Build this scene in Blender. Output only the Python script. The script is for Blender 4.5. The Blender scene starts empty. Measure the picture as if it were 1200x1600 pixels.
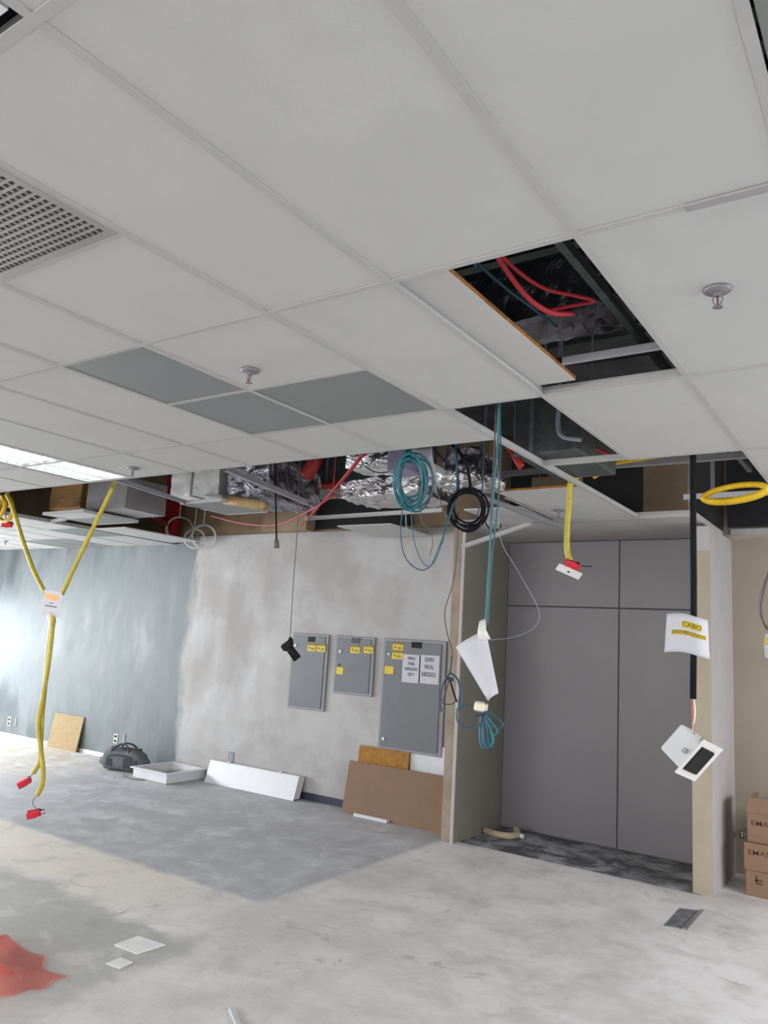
import bpy, math, random
from mathutils import Vector, Matrix, noise
random.seed(7)
scene = bpy.context.scene
COL = scene.collection

# ------------------------------------------------------------------ camera
FPX = 1212.6
YAW, PITCH, ROLL = math.radians(34.672), math.radians(9.533), math.radians(3.459)
_f = Vector((-math.sin(YAW)*math.cos(PITCH), math.cos(YAW)*math.cos(PITCH), math.sin(PITCH)))
_r = Vector((math.cos(YAW), math.sin(YAW), 0)); _u = _r.cross(_f)
CR = math.cos(ROLL)*_r + math.sin(ROLL)*_u
CU = -math.sin(ROLL)*_r + math.cos(ROLL)*_u
CF = _f
EYE = Vector((0, 0, 1.72))
cd = bpy.data.cameras.new('camera'); cam = bpy.data.objects.new('camera', cd); COL.objects.link(cam)
cd.sensor_fit = 'VERTICAL'; cd.sensor_height = 36; cd.lens = FPX/1600*36; cd.clip_start = .02
m = Matrix((CR, CU, -CF)).transposed().to_4x4(); m.translation = EYE
cam.matrix_world = m
scene.camera = cam

# ------------------------------------------------------------------ light
scene.view_settings.view_transform = 'Standard'
scene.view_settings.look = 'None'
scene.view_settings.gamma = 1
scene.view_settings.exposure = 0.30
w = bpy.data.worlds.new('daylight'); scene.world = w; w.use_nodes = True
bg = w.node_tree.nodes['Background']; bg.inputs[0].default_value = (.80, .88, 1, 1); bg.inputs[1].default_value = .6

def area(name, loc, rot, sx, sy, power, color=(1, 1, 1)):
    l = bpy.data.lights.new(name, 'AREA'); l.shape = 'RECTANGLE'; l.size = sx; l.size_y = sy
    l.energy = power; l.color = color
    o = bpy.data.objects.new(name, l); COL.objects.link(o); o.location = loc; o.rotation_euler = rot
    return o
H90 = math.pi/2
# daylight of the window band behind the photographer and of the one on the left; the right lamp is an added fill
area('window_light_rear', (-3.5, -7.4, 2.30), (H90-.50, 0, 0), 13, 1.0, 660, (1, .985, .965))
area('window_light_left', (-12.6, 2.4, 1.75), (H90-.70, 0, -H90), 6.0, 1.2, 470, (.93, .965, 1))
area('window_light_corner', (-12.65, 6.1, 1.40), (H90-.05, 0, -H90), 1.3, 1.3, 48, (.90, .95, 1))
area('fill_light_right', (3.6, 4.4, 2.30), (H90-.85, 0, H90), 5.0, 1.0, 230, (.97, .98, 1))

# ------------------------------------------------------------------ helpers
CEIL = 2.83
TOP = 3.85
def at(px, py, Y=None, X=None, Z=None):
    d = (px-600)/FPX*CR - (py-800)/FPX*CU + CF
    if Y is not None: t = Y/d.y
    elif X is not None: t = X/d.x
    else: t = (Z-EYE.z)/d.z
    return EYE + d*t

def lin(c):
    return tuple((x/12.92 if x <= .04045 else ((x+.055)/1.055)**2.4) for x in c)
def C8(r, g, b): return lin((r/255, g/255, b/255))

ORI = {}
class MB:
    def __init__(s): s.v = []; s.f = []; s.M = None
    def add(s, vs, fs):
        n = len(s.v)
        for p in vs:
            p = Vector(p)
            if s.M is not None: p = s.M @ p
            s.v.append(p)
        s.f += [tuple(i+n for i in q) for q in fs]
        return s
    def box(s, x0, x1, y0, y1, z0, z1, bev=0):
        if bev <= 0:
            vs = [(x, y, z) for x in (x0, x1) for y in (y0, y1) for z in (z0, z1)]
            return s.add(vs, [(0,1,3,2),(4,6,7,5),(0,4,5,1),(2,3,7,6),(0,2,6,4),(1,5,7,3)])
        # chamfered box
        b = min(bev, (x1-x0)/2.01, (y1-y0)/2.01, (z1-z0)/2.01)
        vs = []; idx = {}
        for i, x in enumerate((x0, x1)):
            for j, y in enumerate((y0, y1)):
                for k, z in enumerate((z0, z1)):
                    sx, sy, sz = (1, -1)[i], (1, -1)[j], (1, -1)[k]
                    idx[i,j,k] = len(vs)
                    vs += [(x, y+sy*b, z+sz*b), (x+sx*b, y, z+sz*b), (x+sx*b, y+sy*b, z)]
        I = lambda i,j,k,a: idx[i,j,k]+a
        fs = []
        for i in (0,1): fs.append([I(i,0,0,0),I(i,0,1,0),I(i,1,1,0),I(i,1,0,0)])
        for j in (0,1): fs.append([I(0,j,0,1),I(0,j,1,1),I(1,j,1,1),I(1,j,0,1)])
        for k in (0,1): fs.append([I(0,0,k,2),I(0,1,k,2),I(1,1,k,2),I(1,0,k,2)])
        for j in (0,1):
            for k in (0,1): fs.append([I(0,j,k,1),I(1,j,k,1),I(1,j,k,2),I(0,j,k,2)])
        for i in (0,1):
            for k in (0,1): fs.append([I(i,0,k,0),I(i,1,k,0),I(i,1,k,2),I(i,0,k,2)])
        for i in (0,1):
            for j in (0,1): fs.append([I(i,j,0,0),I(i,j,1,0),I(i,j,1,1),I(i,j,0,1)])
        for i in (0,1):
            for j in (0,1):
                for k in (0,1): fs.append([I(i,j,k,0),I(i,j,k,1),I(i,j,k,2)])
        return s.add(vs, [tuple(q) for q in fs])
    def tube(s, pts, r, n=8, closed=False):
        pts = [Vector(p) for p in pts]; N = len(pts); vs = []; fs = []
        prev = None
        for i, p in enumerate(pts):
            a = pts[(i-1) % N] if (closed or i > 0) else p
            b = pts[(i+1) % N] if (closed or i < N-1) else p
            t = (b-a)
            if t.length < 1e-9: t = Vector((0,0,1))
            t.normalize()
            if prev is None:
                h = Vector((0,0,1)) if abs(t.z) < .9 else Vector((1,0,0))
                u = t.cross(h).normalized()
            else:
                u = prev - t*prev.dot(t)
                if u.length < 1e-6: u = t.orthogonal()
                u.normalize()
            prev = u; v = t.cross(u)
            rr = r[i] if isinstance(r, (list, tuple)) else r
            for k in range(n):
                a_ = 2*math.pi*k/n
                vs.append(p + u*math.cos(a_)*rr + v*math.sin(a_)*rr)
        for i in range(N if closed else N-1):
            j = (i+1) % N
            for k in range(n):
                l = (k+1) % n
                fs.append((i*n+k, i*n+l, j*n+l, j*n+k))
        if not closed:
            fs.append(tuple(range(n))[::-1]); fs.append(tuple((N-1)*n+k for k in range(n)))
        return s.add(vs, fs)
    def lathe(s, prof, cx, cy, n=20):   # profile [(r, z)] about the vertical at cx, cy
        vs = []; fs = []
        for r, z in prof:
            for k in range(n):
                a = 2*math.pi*k/n; vs.append((cx+r*math.cos(a), cy+r*math.sin(a), z))
        for i in range(len(prof)-1):
            for k in range(n):
                l = (k+1) % n; fs.append((i*n+k, i*n+l, (i+1)*n+l, (i+1)*n+k))
        fs.append(tuple(range(n))); fs.append(tuple((len(prof)-1)*n+k for k in range(n)))
        return s.add(vs, fs)
    def slab(s, pts, off):               # polygon pushed along the vector off
        n = len(pts); off = Vector(off)
        vs = [Vector(p) for p in pts] + [Vector(p)+off for p in pts]
        fs = [tuple(range(n))[::-1], tuple(range(n, 2*n))] + [(i, (i+1) % n, n+(i+1) % n, n+i) for i in range(n)]
        return s.add(vs, fs)
    def sheet(s, fn, nu, nv, thick=.0004):  # closed thin sheet from fn(u, v)
        vs = []; fs = []
        P = [[Vector(fn(i/nu, j/nv)) for j in range(nv+1)] for i in range(nu+1)]
        nn = [[None]*(nv+1) for _ in range(nu+1)]
        for i in range(nu+1):
            for j in range(nv+1):
                a = P[min(i+1, nu)][j]-P[max(i-1, 0)][j]; b = P[i][min(j+1, nv)]-P[i][max(j-1, 0)]
                k = a.cross(b); nn[i][j] = k.normalized() if k.length > 1e-12 else Vector((0,0,1))
        W = nv+1; T = (nu+1)*W
        for sg in (0, 1):
            for i in range(nu+1):
                for j in range(nv+1): vs.append(P[i][j]-nn[i][j]*thick*sg)
        for i in range(nu):
            for j in range(nv):
                q = (i*W+j, (i+1)*W+j, (i+1)*W+j+1, i*W+j+1)
                fs.append(q); fs.append(tuple(T+x for x in q[::-1]))
        for i in range(nu):
            fs.append((i*W, T+i*W, T+(i+1)*W, (i+1)*W)); fs.append((i*W+nv, (i+1)*W+nv, T+(i+1)*W+nv, T+i*W+nv))
        for j in range(nv):
            fs.append((j, j+1, T+j+1, T+j)); fs.append((nu*W+j, T+nu*W+j, T+nu*W+j+1, nu*W+j+1))
        return s.add(vs, fs)
    def build(s, name, mat, parent=None, smooth=False, origin=None):
        if parent is not None: o0 = ORI[parent]
        elif origin is not None: o0 = Vector(origin)
        else:
            xs = [p.x for p in s.v]; ys = [p.y for p in s.v]; zs = [p.z for p in s.v]
            o0 = Vector(((min(xs)+max(xs))/2, (min(ys)+max(ys))/2, min(zs)))
        me = bpy.data.meshes.new(name)
        me.from_pydata([tuple(p-o0) for p in s.v], [], s.f); me.update()
        import bmesh
        bm = bmesh.new(); bm.from_mesh(me); bmesh.ops.recalc_face_normals(bm, faces=bm.faces); bm.to_mesh(me); bm.free()
        if smooth:
            for p in me.polygons: p.use_smooth = True
        me.materials.append(mat)
        o = bpy.data.objects.new(name, me); COL.objects.link(o)
        if parent is not None: o.parent = parent
        else: o.location = o0
        ORI[o] = o0
        return o

def tag(o, label, cat, group=None):
    o['label'] = label; o['category'] = cat
    if group: o['group'] = group
    return o
def thing(name, label, cat, loc, group=None):
    o = bpy.data.objects.new(name, None); COL.objects.link(o); o.location = loc; o.empty_display_size = .05
    ORI[o] = Vector(loc)
    return tag(o, label, cat, group)
def struct(o): o['kind'] = 'structure'; return o
def bx(x0, x1, y0, y1, z0, z1, bev=0): return MB().box(x0, x1, y0, y1, z0, z1, bev)

def smoothpts(pts, n=8):
    pts = [Vector(p) for p in pts]
    if len(pts) < 3: return pts
    P = [pts[0]*2-pts[1]] + pts + [pts[-1]*2-pts[-2]]; out = []
    for i in range(1, len(P)-2):
        for k in range(n):
            t = k/n; a, b, c, d = P[i-1], P[i], P[i+1], P[i+2]
            out.append(.5*((2*b)+(c-a)*t+(2*a-5*b+4*c-d)*t*t+(3*b-a-3*c+d)*t**3))
    out.append(pts[-1]); return out
def pp(lst): return [at(x, y, Y=Y) for x, y, Y in lst]
def hung(pts):     # the visible start lies at the ceiling edge: carry it straight up to the slab
    if pts[0].z > 2.72 and pts[0].z < TOP-.05: return [Vector((pts[0].x, pts[0].y, TOP+.005)), pts[0]+Vector((0, 0, .06))] + pts
    return pts
def cable(name, label, lst, r, mat, group=None, cat='cable', n=8, parent=None, hang=True):
    o = MB().tube(smoothpts(hung(pp(lst)) if hang else pp(lst)), r, n).build(name, mat, parent, True)
    if parent is None: tag(o, label, cat, group)
    return o

def text_verts(s, size, spacing=1.0, bold=0.0):
    cu = bpy.data.curves.new('lettering', 'FONT'); cu.body = s; cu.size = size; cu.align_x = 'CENTER'; cu.align_y = 'CENTER'
    cu.space_character = spacing; cu.offset = bold; cu.resolution_u = 3
    o = bpy.data.objects.new('lettering', cu); COL.objects.link(o)
    dg = bpy.context.evaluated_depsgraph_get(); dg.update()
    me = bpy.data.meshes.new_from_object(o.evaluated_get(dg))
    vs = [v.co.copy() for v in me.vertices]; fs = [tuple(p.vertices) for p in me.polygons]
    bpy.data.objects.remove(o); bpy.data.curves.remove(cu); bpy.data.meshes.remove(me)
    return vs, fs
def lettering(parent, s, size, fn, mat, width=None, name='lettering', bold=0.0):
    vs, fs = text_verts(s, size, 1, bold)
    if width:
        a = max(v.x for v in vs)-min(v.x for v in vs); k = width/a
        for v in vs: v.x *= k
    b = MB(); b.add([fn(v.x, v.y) for v in vs], fs)
    return b.build(name, mat, parent)

# ------------------------------------------------------------------ materials
def newmat(name):
    mt = bpy.data.materials.new(name); mt.use_nodes = True
    return mt, mt.node_tree, mt.node_tree.nodes['Principled BSDF']
class NX:
    """small node-expression helper"""
    def __init__(s, nt): s.nt = nt
    def n(s, t): return s.nt.nodes.new(t)
    def pos(s):
        g = s.n('ShaderNodeNewGeometry'); return g.outputs['Position']
    def sep(s, v):
        x = s.n('ShaderNodeSeparateXYZ'); s.nt.links.new(v, x.inputs[0]); return x.outputs
    def math(s, op, a, b=None, c=None):
        x = s.n('ShaderNodeMath'); x.operation = op
        for i, q in enumerate((a, b, c)):
            if q is None: continue
            if isinstance(q, (int, float)): x.inputs[i].default_value = q
            else: s.nt.links.new(q, x.inputs[i])
        return x.outputs[0]
    def noise(s, v, scale, detail=4, rough=.55, stretch=None, dist=0):
        if stretch:
            mp = s.n('ShaderNodeMapping'); mp.inputs['Scale'].default_value = stretch; s.nt.links.new(v, mp.inputs[0]); v = mp.outputs[0]
        x = s.n('ShaderNodeTexNoise'); x.inputs['Scale'].default_value = scale; x.inputs['Detail'].default_value = detail
        x.inputs['Roughness'].default_value = rough; x.inputs['Distortion'].default_value = dist
        s.nt.links.new(v, x.inputs['Vector']); return x.outputs[0]
    def sstep(s, v, a, b, lo=0, hi=1):
        x = s.n('ShaderNodeMapRange'); x.interpolation_type = 'SMOOTHSTEP'
        if a > b: a, b, lo, hi = b, a, hi, lo
        x.inputs[1].default_value = a; x.inputs[2].default_value = b; x.inputs[3].default_value = lo; x.inputs[4].default_value = hi
        s.nt.links.new(v, x.inputs[0]); return x.outputs[0]
    def mix(s, f, a, b):
        x = s.n('ShaderNodeMix'); x.data_type = 'RGBA'
        for q, i in ((f, 0), (a, 6), (b, 7)):
            if isinstance(q, (int, float)): x.inputs[i].default_value = q
            elif isinstance(q, tuple): x.inputs[i].default_value = (*q[:3], 1)
            else: s.nt.links.new(q, x.inputs[i])
        return x.outputs[2]
    def bump(s, h, strength, dist=.01):
        x = s.n('ShaderNodeBump'); x.inputs['Strength'].default_value = strength; x.inputs['Distance'].default_value = dist
        s.nt.links.new(h, x.inputs['Height']); return x.outputs[0]
    def mul(s, *a):
        r = a[0]
        for q in a[1:]: r = s.math('MULTIPLY', r, q)
        return r

def plain(name, c, rough=.6, metal=0, var=.12, scale=6, bump=0, bscale=60, spec=None, stretch=None):
    mt, nt, p = newmat(name); x = NX(nt)
    tc = x.n('ShaderNodeTexCoord').outputs['Object']
    nz = x.noise(tc, scale, 4, .6, stretch)
    a = tuple(k*(1-var) for k in c); b = tuple(min(1, k*(1+var)) for k in c)
    nt.links.new(x.mix(x.sstep(nz, .3, .7), a, b), p.inputs['Base Color'])
    p.inputs['Roughness'].default_value = rough; p.inputs['Metallic'].default_value = metal
    if spec is not None: p.inputs['Specular IOR Level'].default_value = spec
    if bump: nt.links.new(x.bump(x.noise(tc, bscale, 4), bump), p.inputs['Normal'])
    return mt
M = {}
M['tile'] = plain('tile_white', (.455, .455, .45), .9, 0, .025, 3, .05, 160)
M['tee'] = plain('tee_white', (.405, .402, .397), .95, 0, .03, spec=.1)
M['tee_grey'] = plain('tee_grey', (.27, .27, .285), .6, 0, .1)
M['sprinkler'] = plain('sprinkler_metal', C8(120, 119, 122), .45, .3, .08)
M['bulb'] = plain('bulb_glass', C8(104, 62, 72), .3, 0, .1)
M['fibre'] = plain('fibre_brown', C8(150, 98, 40), .9, 0, .25, 40)
M['grille'] = plain('grille_grey', C8(124, 127, 124), .6, .2, .06, 8)
M['eggcrate'] = plain('eggcrate_grey', C8(140, 139, 135), .5, .2, .06)
M['joint'] = plain('joint_grey', C8(78, 77, 78), .7, 0, .05)
M['strip_grey'] = plain('strip_grey', C8(150, 148, 148), .8, 0, .05)
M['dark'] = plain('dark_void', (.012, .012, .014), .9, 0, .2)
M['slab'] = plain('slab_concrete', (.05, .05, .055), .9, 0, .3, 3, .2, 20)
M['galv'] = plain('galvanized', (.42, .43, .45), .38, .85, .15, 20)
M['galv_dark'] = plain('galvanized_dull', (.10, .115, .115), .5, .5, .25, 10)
M['white_metal'] = plain('white_metal', (.60, .61, .63), .4, 0, .03)
M['white_plastic'] = plain('white_plastic', (.58, .57, .545), .45, 0, .04)
M['cream_plastic'] = plain('cream_plastic', (.72, .68, .52), .5, 0, .05)
M['red_plastic'] = plain('red_plastic', C8(196, 28, 48), .4, 0, .1)
M['red_paint'] = plain('red_paint', C8(150, 18, 24), .5, 0, .2)
M['red_cable'] = plain('red_cable', C8(150, 16, 30), .7, 0, .1)
M['pink_cable'] = plain('pink_cable', C8(176, 70, 84), .5, 0, .1)
M['yellow'] = plain('yellow_conduit', C8(184, 166, 56), .5, 0, .12, 20)
M['yellow_dark'] = plain('yellow_conduit_deep', C8(206, 168, 12), .5, 0, .12, 20)
M['teal'] = plain('teal_cable', C8(18, 94, 106), .45, 0, .2, 20)
M['teal_dark'] = plain('teal_cable_dark', C8(26, 78, 92), .45, 0, .2, 20)
M['navy'] = plain('navy_cable', C8(36, 50, 78), .5, 0, .2, 20)
M['black'] = plain('black_rubber', (.010, .010, .012), .8, 0, .2, spec=.12)
M['black_plastic'] = plain('black_plastic', (.010, .010, .011), .6, 0, .2, spec=.2)
M['grey_cable'] = plain('grey_cable', C8(92, 92, 90), .5, 0, .1)
M['brown_cable'] = plain('brown_cable', C8(74, 62, 54), .5, 0, .1)
M['pale_cable'] = plain('pale_cable', C8(132, 140, 146), .5, 0, .1)
M['beige'] = plain('beige_plaster', C8(160, 149, 131), .85, 0, .06, 2.5, .12, 50)
M['beige_dirty'] = plain('beige_bare', C8(142, 130, 114), .9, 0, .16, 5, .2, 40)
M['beige_wall'] = plain('beige_wall_paint', C8(152, 142, 129), .85, 0, .03, 1.5, .05, 60)
M['white_plaster'] = plain('white_plaster', C8(168, 164, 163), .85, 0, .05, 3, .1, 50)
M['niche_side'] = plain('olive_grey_board', C8(112, 109, 99), .8, 0, .05, 2)
M['grey_panel'] = plain('grey_laminate', C8(112, 110, 113), .42, 0, .03, 2)
M['grey_box'] = plain('grey_enamel', C8(100, 103, 107), .45, 0, .04, 5)
M['grey_frame'] = plain('grey_enamel_pale', C8(130, 132, 136), .45, 0, .04, 5)
M['yellow_label'] = plain('yellow_label', C8(200, 178, 26), .5, 0, .08, 30)
M['label_band'] = plain('label_band', C8(120, 98, 16), .5, 0, .1, 30)
M['paper'] = plain('paper', (.50, .50, .545), .75, 0, .02)
M['ink'] = plain('ink', (.045, .035, .05), .7, 0, .1)
M['ink_olive'] = plain('ink_olive', C8(110, 92, 10), .7, 0, .1)
M['highlight'] = plain('highlight_yellow', C8(198, 176, 48), .7, 0, .06)
M['orange'] = plain('orange_ink', C8(242, 168, 96), .7, 0, .05)
M['cardboard'] = plain('cardboard', C8(132, 105, 84), .85, 0, .06, 6)
M['tape'] = plain('box_tape', C8(158, 126, 98), .5, 0, .05, 6)
M['hardboard'] = plain('hardboard', C8(126, 100, 82), .8, 0, .05, 3)
M['osb'] = plain('ochre_board', C8(150, 106, 40), .8, 0, .2, 22)
M['ply'] = plain('tan_plywood', C8(152, 131, 96), .8, 0, .08, 8, stretch=(1, 1, 4))
M['fabric'] = plain('bag_fabric', C8(104, 107, 110), .9, 0, .15, 20, .3, 200)
M['fabric_dark'] = plain('bag_fabric_dark', C8(62, 64, 68), .9, 0, .15, 20)
M['inner'] = plain('tray_inner', C8(140, 142, 132), .6, 0, .05)
M['insul'] = plain('insulation', C8(156, 132, 92), .9, 0, .25, 14, .5, 60)
M['skirt'] = plain('navy_skirting', C8(46, 48, 66), .5, 0, .1)
M['skirt_white'] = plain('white_skirting', C8(222, 220, 216), .6, 0, .05)
M['steel_lid'] = plain('steel_lid', C8(118, 120, 124), .6, .1, .35, 14)
M['pale_lid'] = plain('pale_lid', C8(234, 234, 232), .6, 0, .05, 10)
M['chrome'] = plain('chrome', (.55, .54, .54), .25, .9, .05)
M['lamp_on'] = None
mt, nt, p = newmat('lamp_tube'); p.inputs['Emission Color'].default_value = (.93, .97, 1, 1); p.inputs['Emission Strength'].default_value = 5; M['lamp_on'] = mt
M['wrap'] = plain('frosted_wrap', (.62, .62, .58), .35, 0, .1)
M['wood'] = plain('raw_wood', C8(150, 112, 66), .85, 0, .2, 6, stretch=(1, 8, 8))
M['block'] = plain('bare_block', C8(146, 126, 102), .95, 0, .15, 3, .3, 40)
M['foam'] = plain('tan_foam', C8(160, 148, 126), .9, 0, .12, 12)
M['purple_board'] = plain('mauve_board', C8(140, 136, 164), .7, 0, .1)

def foil(name, c, rough, sc, st):
    mt, nt, p = newmat(name); x = NX(nt); tc = x.n('ShaderNodeTexCoord').outputs['Object']
    p.inputs['Base Color'].default_value = (*c, 1); p.inputs['Metallic'].default_value = 1; p.inputs['Roughness'].default_value = rough
    h = x.noise(tc, sc, 5, .6, None, 1.2); nt.links.new(x.bump(h, st, .03), p.inputs['Normal'])
    return mt
M['foil'] = foil('foil', (.86, .86, .88), .22, 11, 1.0)
M['foil_smooth'] = foil('foil_smooth', (.88, .87, .85), .38, 4, .25)
M['foil_smooth'].node_tree.nodes['Principled BSDF'].inputs['Metallic'].default_value = .45
M['duct_grey'] = plain('duct_grey', (.26, .25, .25), .4, .2, .12, 5)
M['foil_dull'] = foil('foil_dull', (.36, .35, .40), .34, 9, .9)

# translucent red sheet
mt, nt, p = newmat('red_film'); x = NX(nt); tc = x.n('ShaderNodeTexCoord').outputs['Object']
p.inputs['Base Color'].default_value = (*C8(250, 158, 148), 1); p.inputs['Roughness'].default_value = .4
tr = x.n('ShaderNodeBsdfTranslucent'); tr.inputs[0].default_value = (*C8(244, 130, 120), 1)
tp = x.n('ShaderNodeBsdfTransparent'); tp.inputs[0].default_value = (1, .90, .88, 1)
m1 = x.n('ShaderNodeMixShader'); m1.inputs[0].default_value = .35; nt.links.new(p.outputs[0], m1.inputs[1]); nt.links.new(tr.outputs[0], m1.inputs[2])
m2 = x.n('ShaderNodeMixShader'); m2.inputs[0].default_value = .74; nt.links.new(m1.outputs[0], m2.inputs[1]); nt.links.new(tp.outputs[0], m2.inputs[2])
nt.links.new(m2.outputs[0], nt.nodes['Material Output'].inputs[0]); M['red_film'] = mt

# perforated metal: round holes in a grey sheet
mt, nt, p = newmat('perforated_grey'); x = NX(nt); P = x.sep(x.pos())
fx = x.math('SUBTRACT', x.math('FRACT', x.math('MULTIPLY', P[0], 130)), .5); fy = x.math('SUBTRACT', x.math('FRACT', x.math('MULTIPLY', P[1], 130)), .5)
d = x.math('SQRT', x.math('ADD', x.math('MULTIPLY', fx, fx), x.math('MULTIPLY', fy, fy)))
nt.links.new(x.mix(x.sstep(d, .26, .34), C8(84, 88, 88), C8(132, 137, 136)), p.inputs['Base Color']); p.inputs['Roughness'].default_value = .5
M['perf'] = mt

# concrete floor: pale ground slab, darker screed areas, stains
mt, nt, p = newmat('floor_concrete'); x = NX(nt); pos = x.pos(); P = x.sep(pos)
nA = x.noise(pos, 1.1, 5, .6); nB = x.noise(pos, 3.2, 6, .65, None, .6); nC = x.noise(pos, 14, 5, .6); nD = x.noise(pos, .55, 3, .5)
nE = x.noise(pos, 3.4, 6, .62, None, .3); wob = x.math('ADD', x.math('MULTIPLY', x.math('SUBTRACT', nB, .5), .30), x.math('MULTIPLY', x.math('SUBTRACT', nA, .5), .5))
X = x.math('ADD', P[0], wob); Y = x.math('ADD', P[1], wob)
base = x.mix(x.sstep(nA, .35, .68), C8(206, 204, 202), C8(230, 228, 227))
base = x.mix(x.mul(x.sstep(nB, .52, .75), .55), base, C8(196, 191, 185))
base = x.mix(x.mul(x.sstep(nD, .45, .6), x.sstep(nC, .42, .62), .35), base, C8(234, 232, 230))
# warm dusty band in front of the screed, at the left
warm = x.mul(x.sstep(X, -3.6, -4.6), x.sstep(Y, 3.2, 3.6), x.sstep(Y, 4.25, 4.0))
base = x.mix(x.mul(warm, .8), base, C8(232, 225, 213))
far = x.mul(x.sstep(X, -7.0, -8.2), x.sstep(Y, 4.6, 5.2))
base = x.mix(x.mul(far, x.sstep(nB, .38, .6), .8), base, C8(186, 174, 156))
# bluish dark patch around the small floor lids
pat = x.mul(x.sstep(X, -3.30, -3.42), x.sstep(Y, 2.2, 2.5), x.sstep(Y, 3.42, 3.30), x.sstep(X, -5.6, -5.2))
base = x.mix(x.mul(pat, x.sstep(nA, .25, .6, .45, .95)), base, C8(178, 178, 172))
# screed
wS = x.math('MULTIPLY', x.math('SUBTRACT', nE, .5), .08); scr = x.mul(x.sstep(x.math('ADD', P[0], wS), -3.58, -3.66), x.sstep(x.math('ADD', P[1], wS), 4.04, 4.14), x.sstep(X, -9.2, -7.6))
scrc = x.mix(x.sstep(nB, .35, .68), C8(172, 173, 177), C8(198, 199, 202))
scrc = x.mix(x.mul(x.sstep(nC, .56, .72), .5), scrc, C8(208, 208, 208))
base = x.mix(scr, base, scrc)
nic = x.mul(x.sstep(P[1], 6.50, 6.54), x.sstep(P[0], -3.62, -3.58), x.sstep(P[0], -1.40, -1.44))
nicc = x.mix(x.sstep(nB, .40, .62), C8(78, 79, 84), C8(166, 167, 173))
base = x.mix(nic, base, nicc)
# paler in patches towards the right
pale_right = x.mul(x.sstep(P[0], -1.9, -1.2), x.sstep(nA, .38, .55), .55)
pale_right = x.mul(pale_right, x.math('SUBTRACT', 1, nic))
base = x.mix(pale_right, base, C8(238, 237, 238))
base = x.mix(x.mul(x.sstep(nE, .50, .68), .38), base, C8(176, 172, 168))
base = x.mix(x.mul(x.sstep(nE, .46, .34), .30), base, C8(236, 234, 231))
st = x.mul(x.sstep(x.noise(pos, 2.1, 6, .7, None, 1.5), .58, .70), .55)
base = x.mix(st, base, C8(160, 155, 148))
nt.links.new(base, p.inputs['Base Color']); p.inputs['Roughness'].default_value = .62
nt.links.new(x.sstep(nB, .3, .7, .42, .8), p.inputs['Roughness'])
nt.links.new(x.bump(x.math('ADD', nC, nE), .12, .02), p.inputs['Normal']); M['floor'] = mt

# long wall: trowelled white filler, with blue-grey skim to the left of X = -7.7
mt, nt, p = newmat('trowelled_wall'); x = NX(nt); pos = x.pos(); P = x.sep(pos)
n1 = x.noise(pos, 1.7, 5, .55); n2 = x.noise(pos, 1.6, 6, .6, (1.7, 1, .6), .2); n3 = x.noise(pos, 9, 4, .6)
white = x.mix(x.sstep(n1, .36, .62), C8(152, 149, 147), C8(167, 166, 166))
white = x.mix(x.mul(x.sstep(n3, .5, .7), .3), white, C8(152, 148, 145))
blue = x.mix(x.sstep(n2, .36, .64), C8(94, 102, 105), C8(120, 127, 130))
blue = x.mix(x.mul(x.sstep(n1, .52, .7), .5), blue, C8(106, 109, 109))
b = x.math('ADD', P[0], x.math('ADD', x.math('MULTIPLY', x.math('SUBTRACT', n2, .5), .7), x.math('MULTIPLY', P[2], -.02)))
nt.links.new(x.mix(x.sstep(b, -7.62, -7.78), white, blue), p.inputs['Base Color'])
nt.links.new(x.sstep(n2, .3, .7, .45, .75), p.inputs['Roughness'])
nt.links.new(x.bump(n3, .06, .02), p.inputs['Normal']); M['wall'] = mt

# ------------------------------------------------------------------ setting
WY = 6.86
XN0, XN1 = -3.62, -1.40       # niche
struct(bx(-12.9, 4.0, -8.0, 7.7, -.2, 0).build('floor', M['floor']))
def wallz(px, py, Y=WY): return at(px, py, Y=Y).z
struct(bx(-12.9, XN0+.06, WY, WY+.15, 0, 2.93).build('wall_back', M['wall']))
struct(bx(-12.9, XN0+.06, WY+.03, WY+.15, 2.93, TOP).build('wall_plenum', M['block']))
# left pier between the long wall and the niche
pl, pr = -3.61, -3.50
struct(bx(pl, pr, 6.42, 7.40, 0, 2.90).build('wall_pier', M['beige_dirty']))
struct(bx(pr-.004, pr+.014, 6.412, 7.38, 0, 2.84).build('wall_niche_left', M['niche_side']))
struct(bx(pr-.012, pr+.016, 6.405, 6.42, 0, 2.84).build('trim_1', M['white_plaster']))
# niche back: grey laminate panels with dark joints
NY = 7.38
niche = struct(bx(pl, XN1, NY+.012, NY+.1, 0, TOP).build('wall_niche', M['joint']))
sx = at(966, 1100, Y=NY).x; sz = at(870, 948, Y=NY).z
for (a, b_) in ((pr+.016, sx-.006), (sx+.006, XN1)):
    for (c, d_) in ((.012, sz-.007), (sz+.007, 2.82)):
        bx(a, b_, NY, NY+.02, c, d_, .002).build('panel', M['grey_panel'], niche)
struct(bx(pr, XN1, 6.24, NY+.02, CEIL+.0, CEIL+.05).build('ceiling_niche', M['white_plaster']))
struct(bx(XN0+.06, pr, 6.87, NY+.05, 2.90, TOP).build('wall_plenum_side', M['block']))
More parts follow.
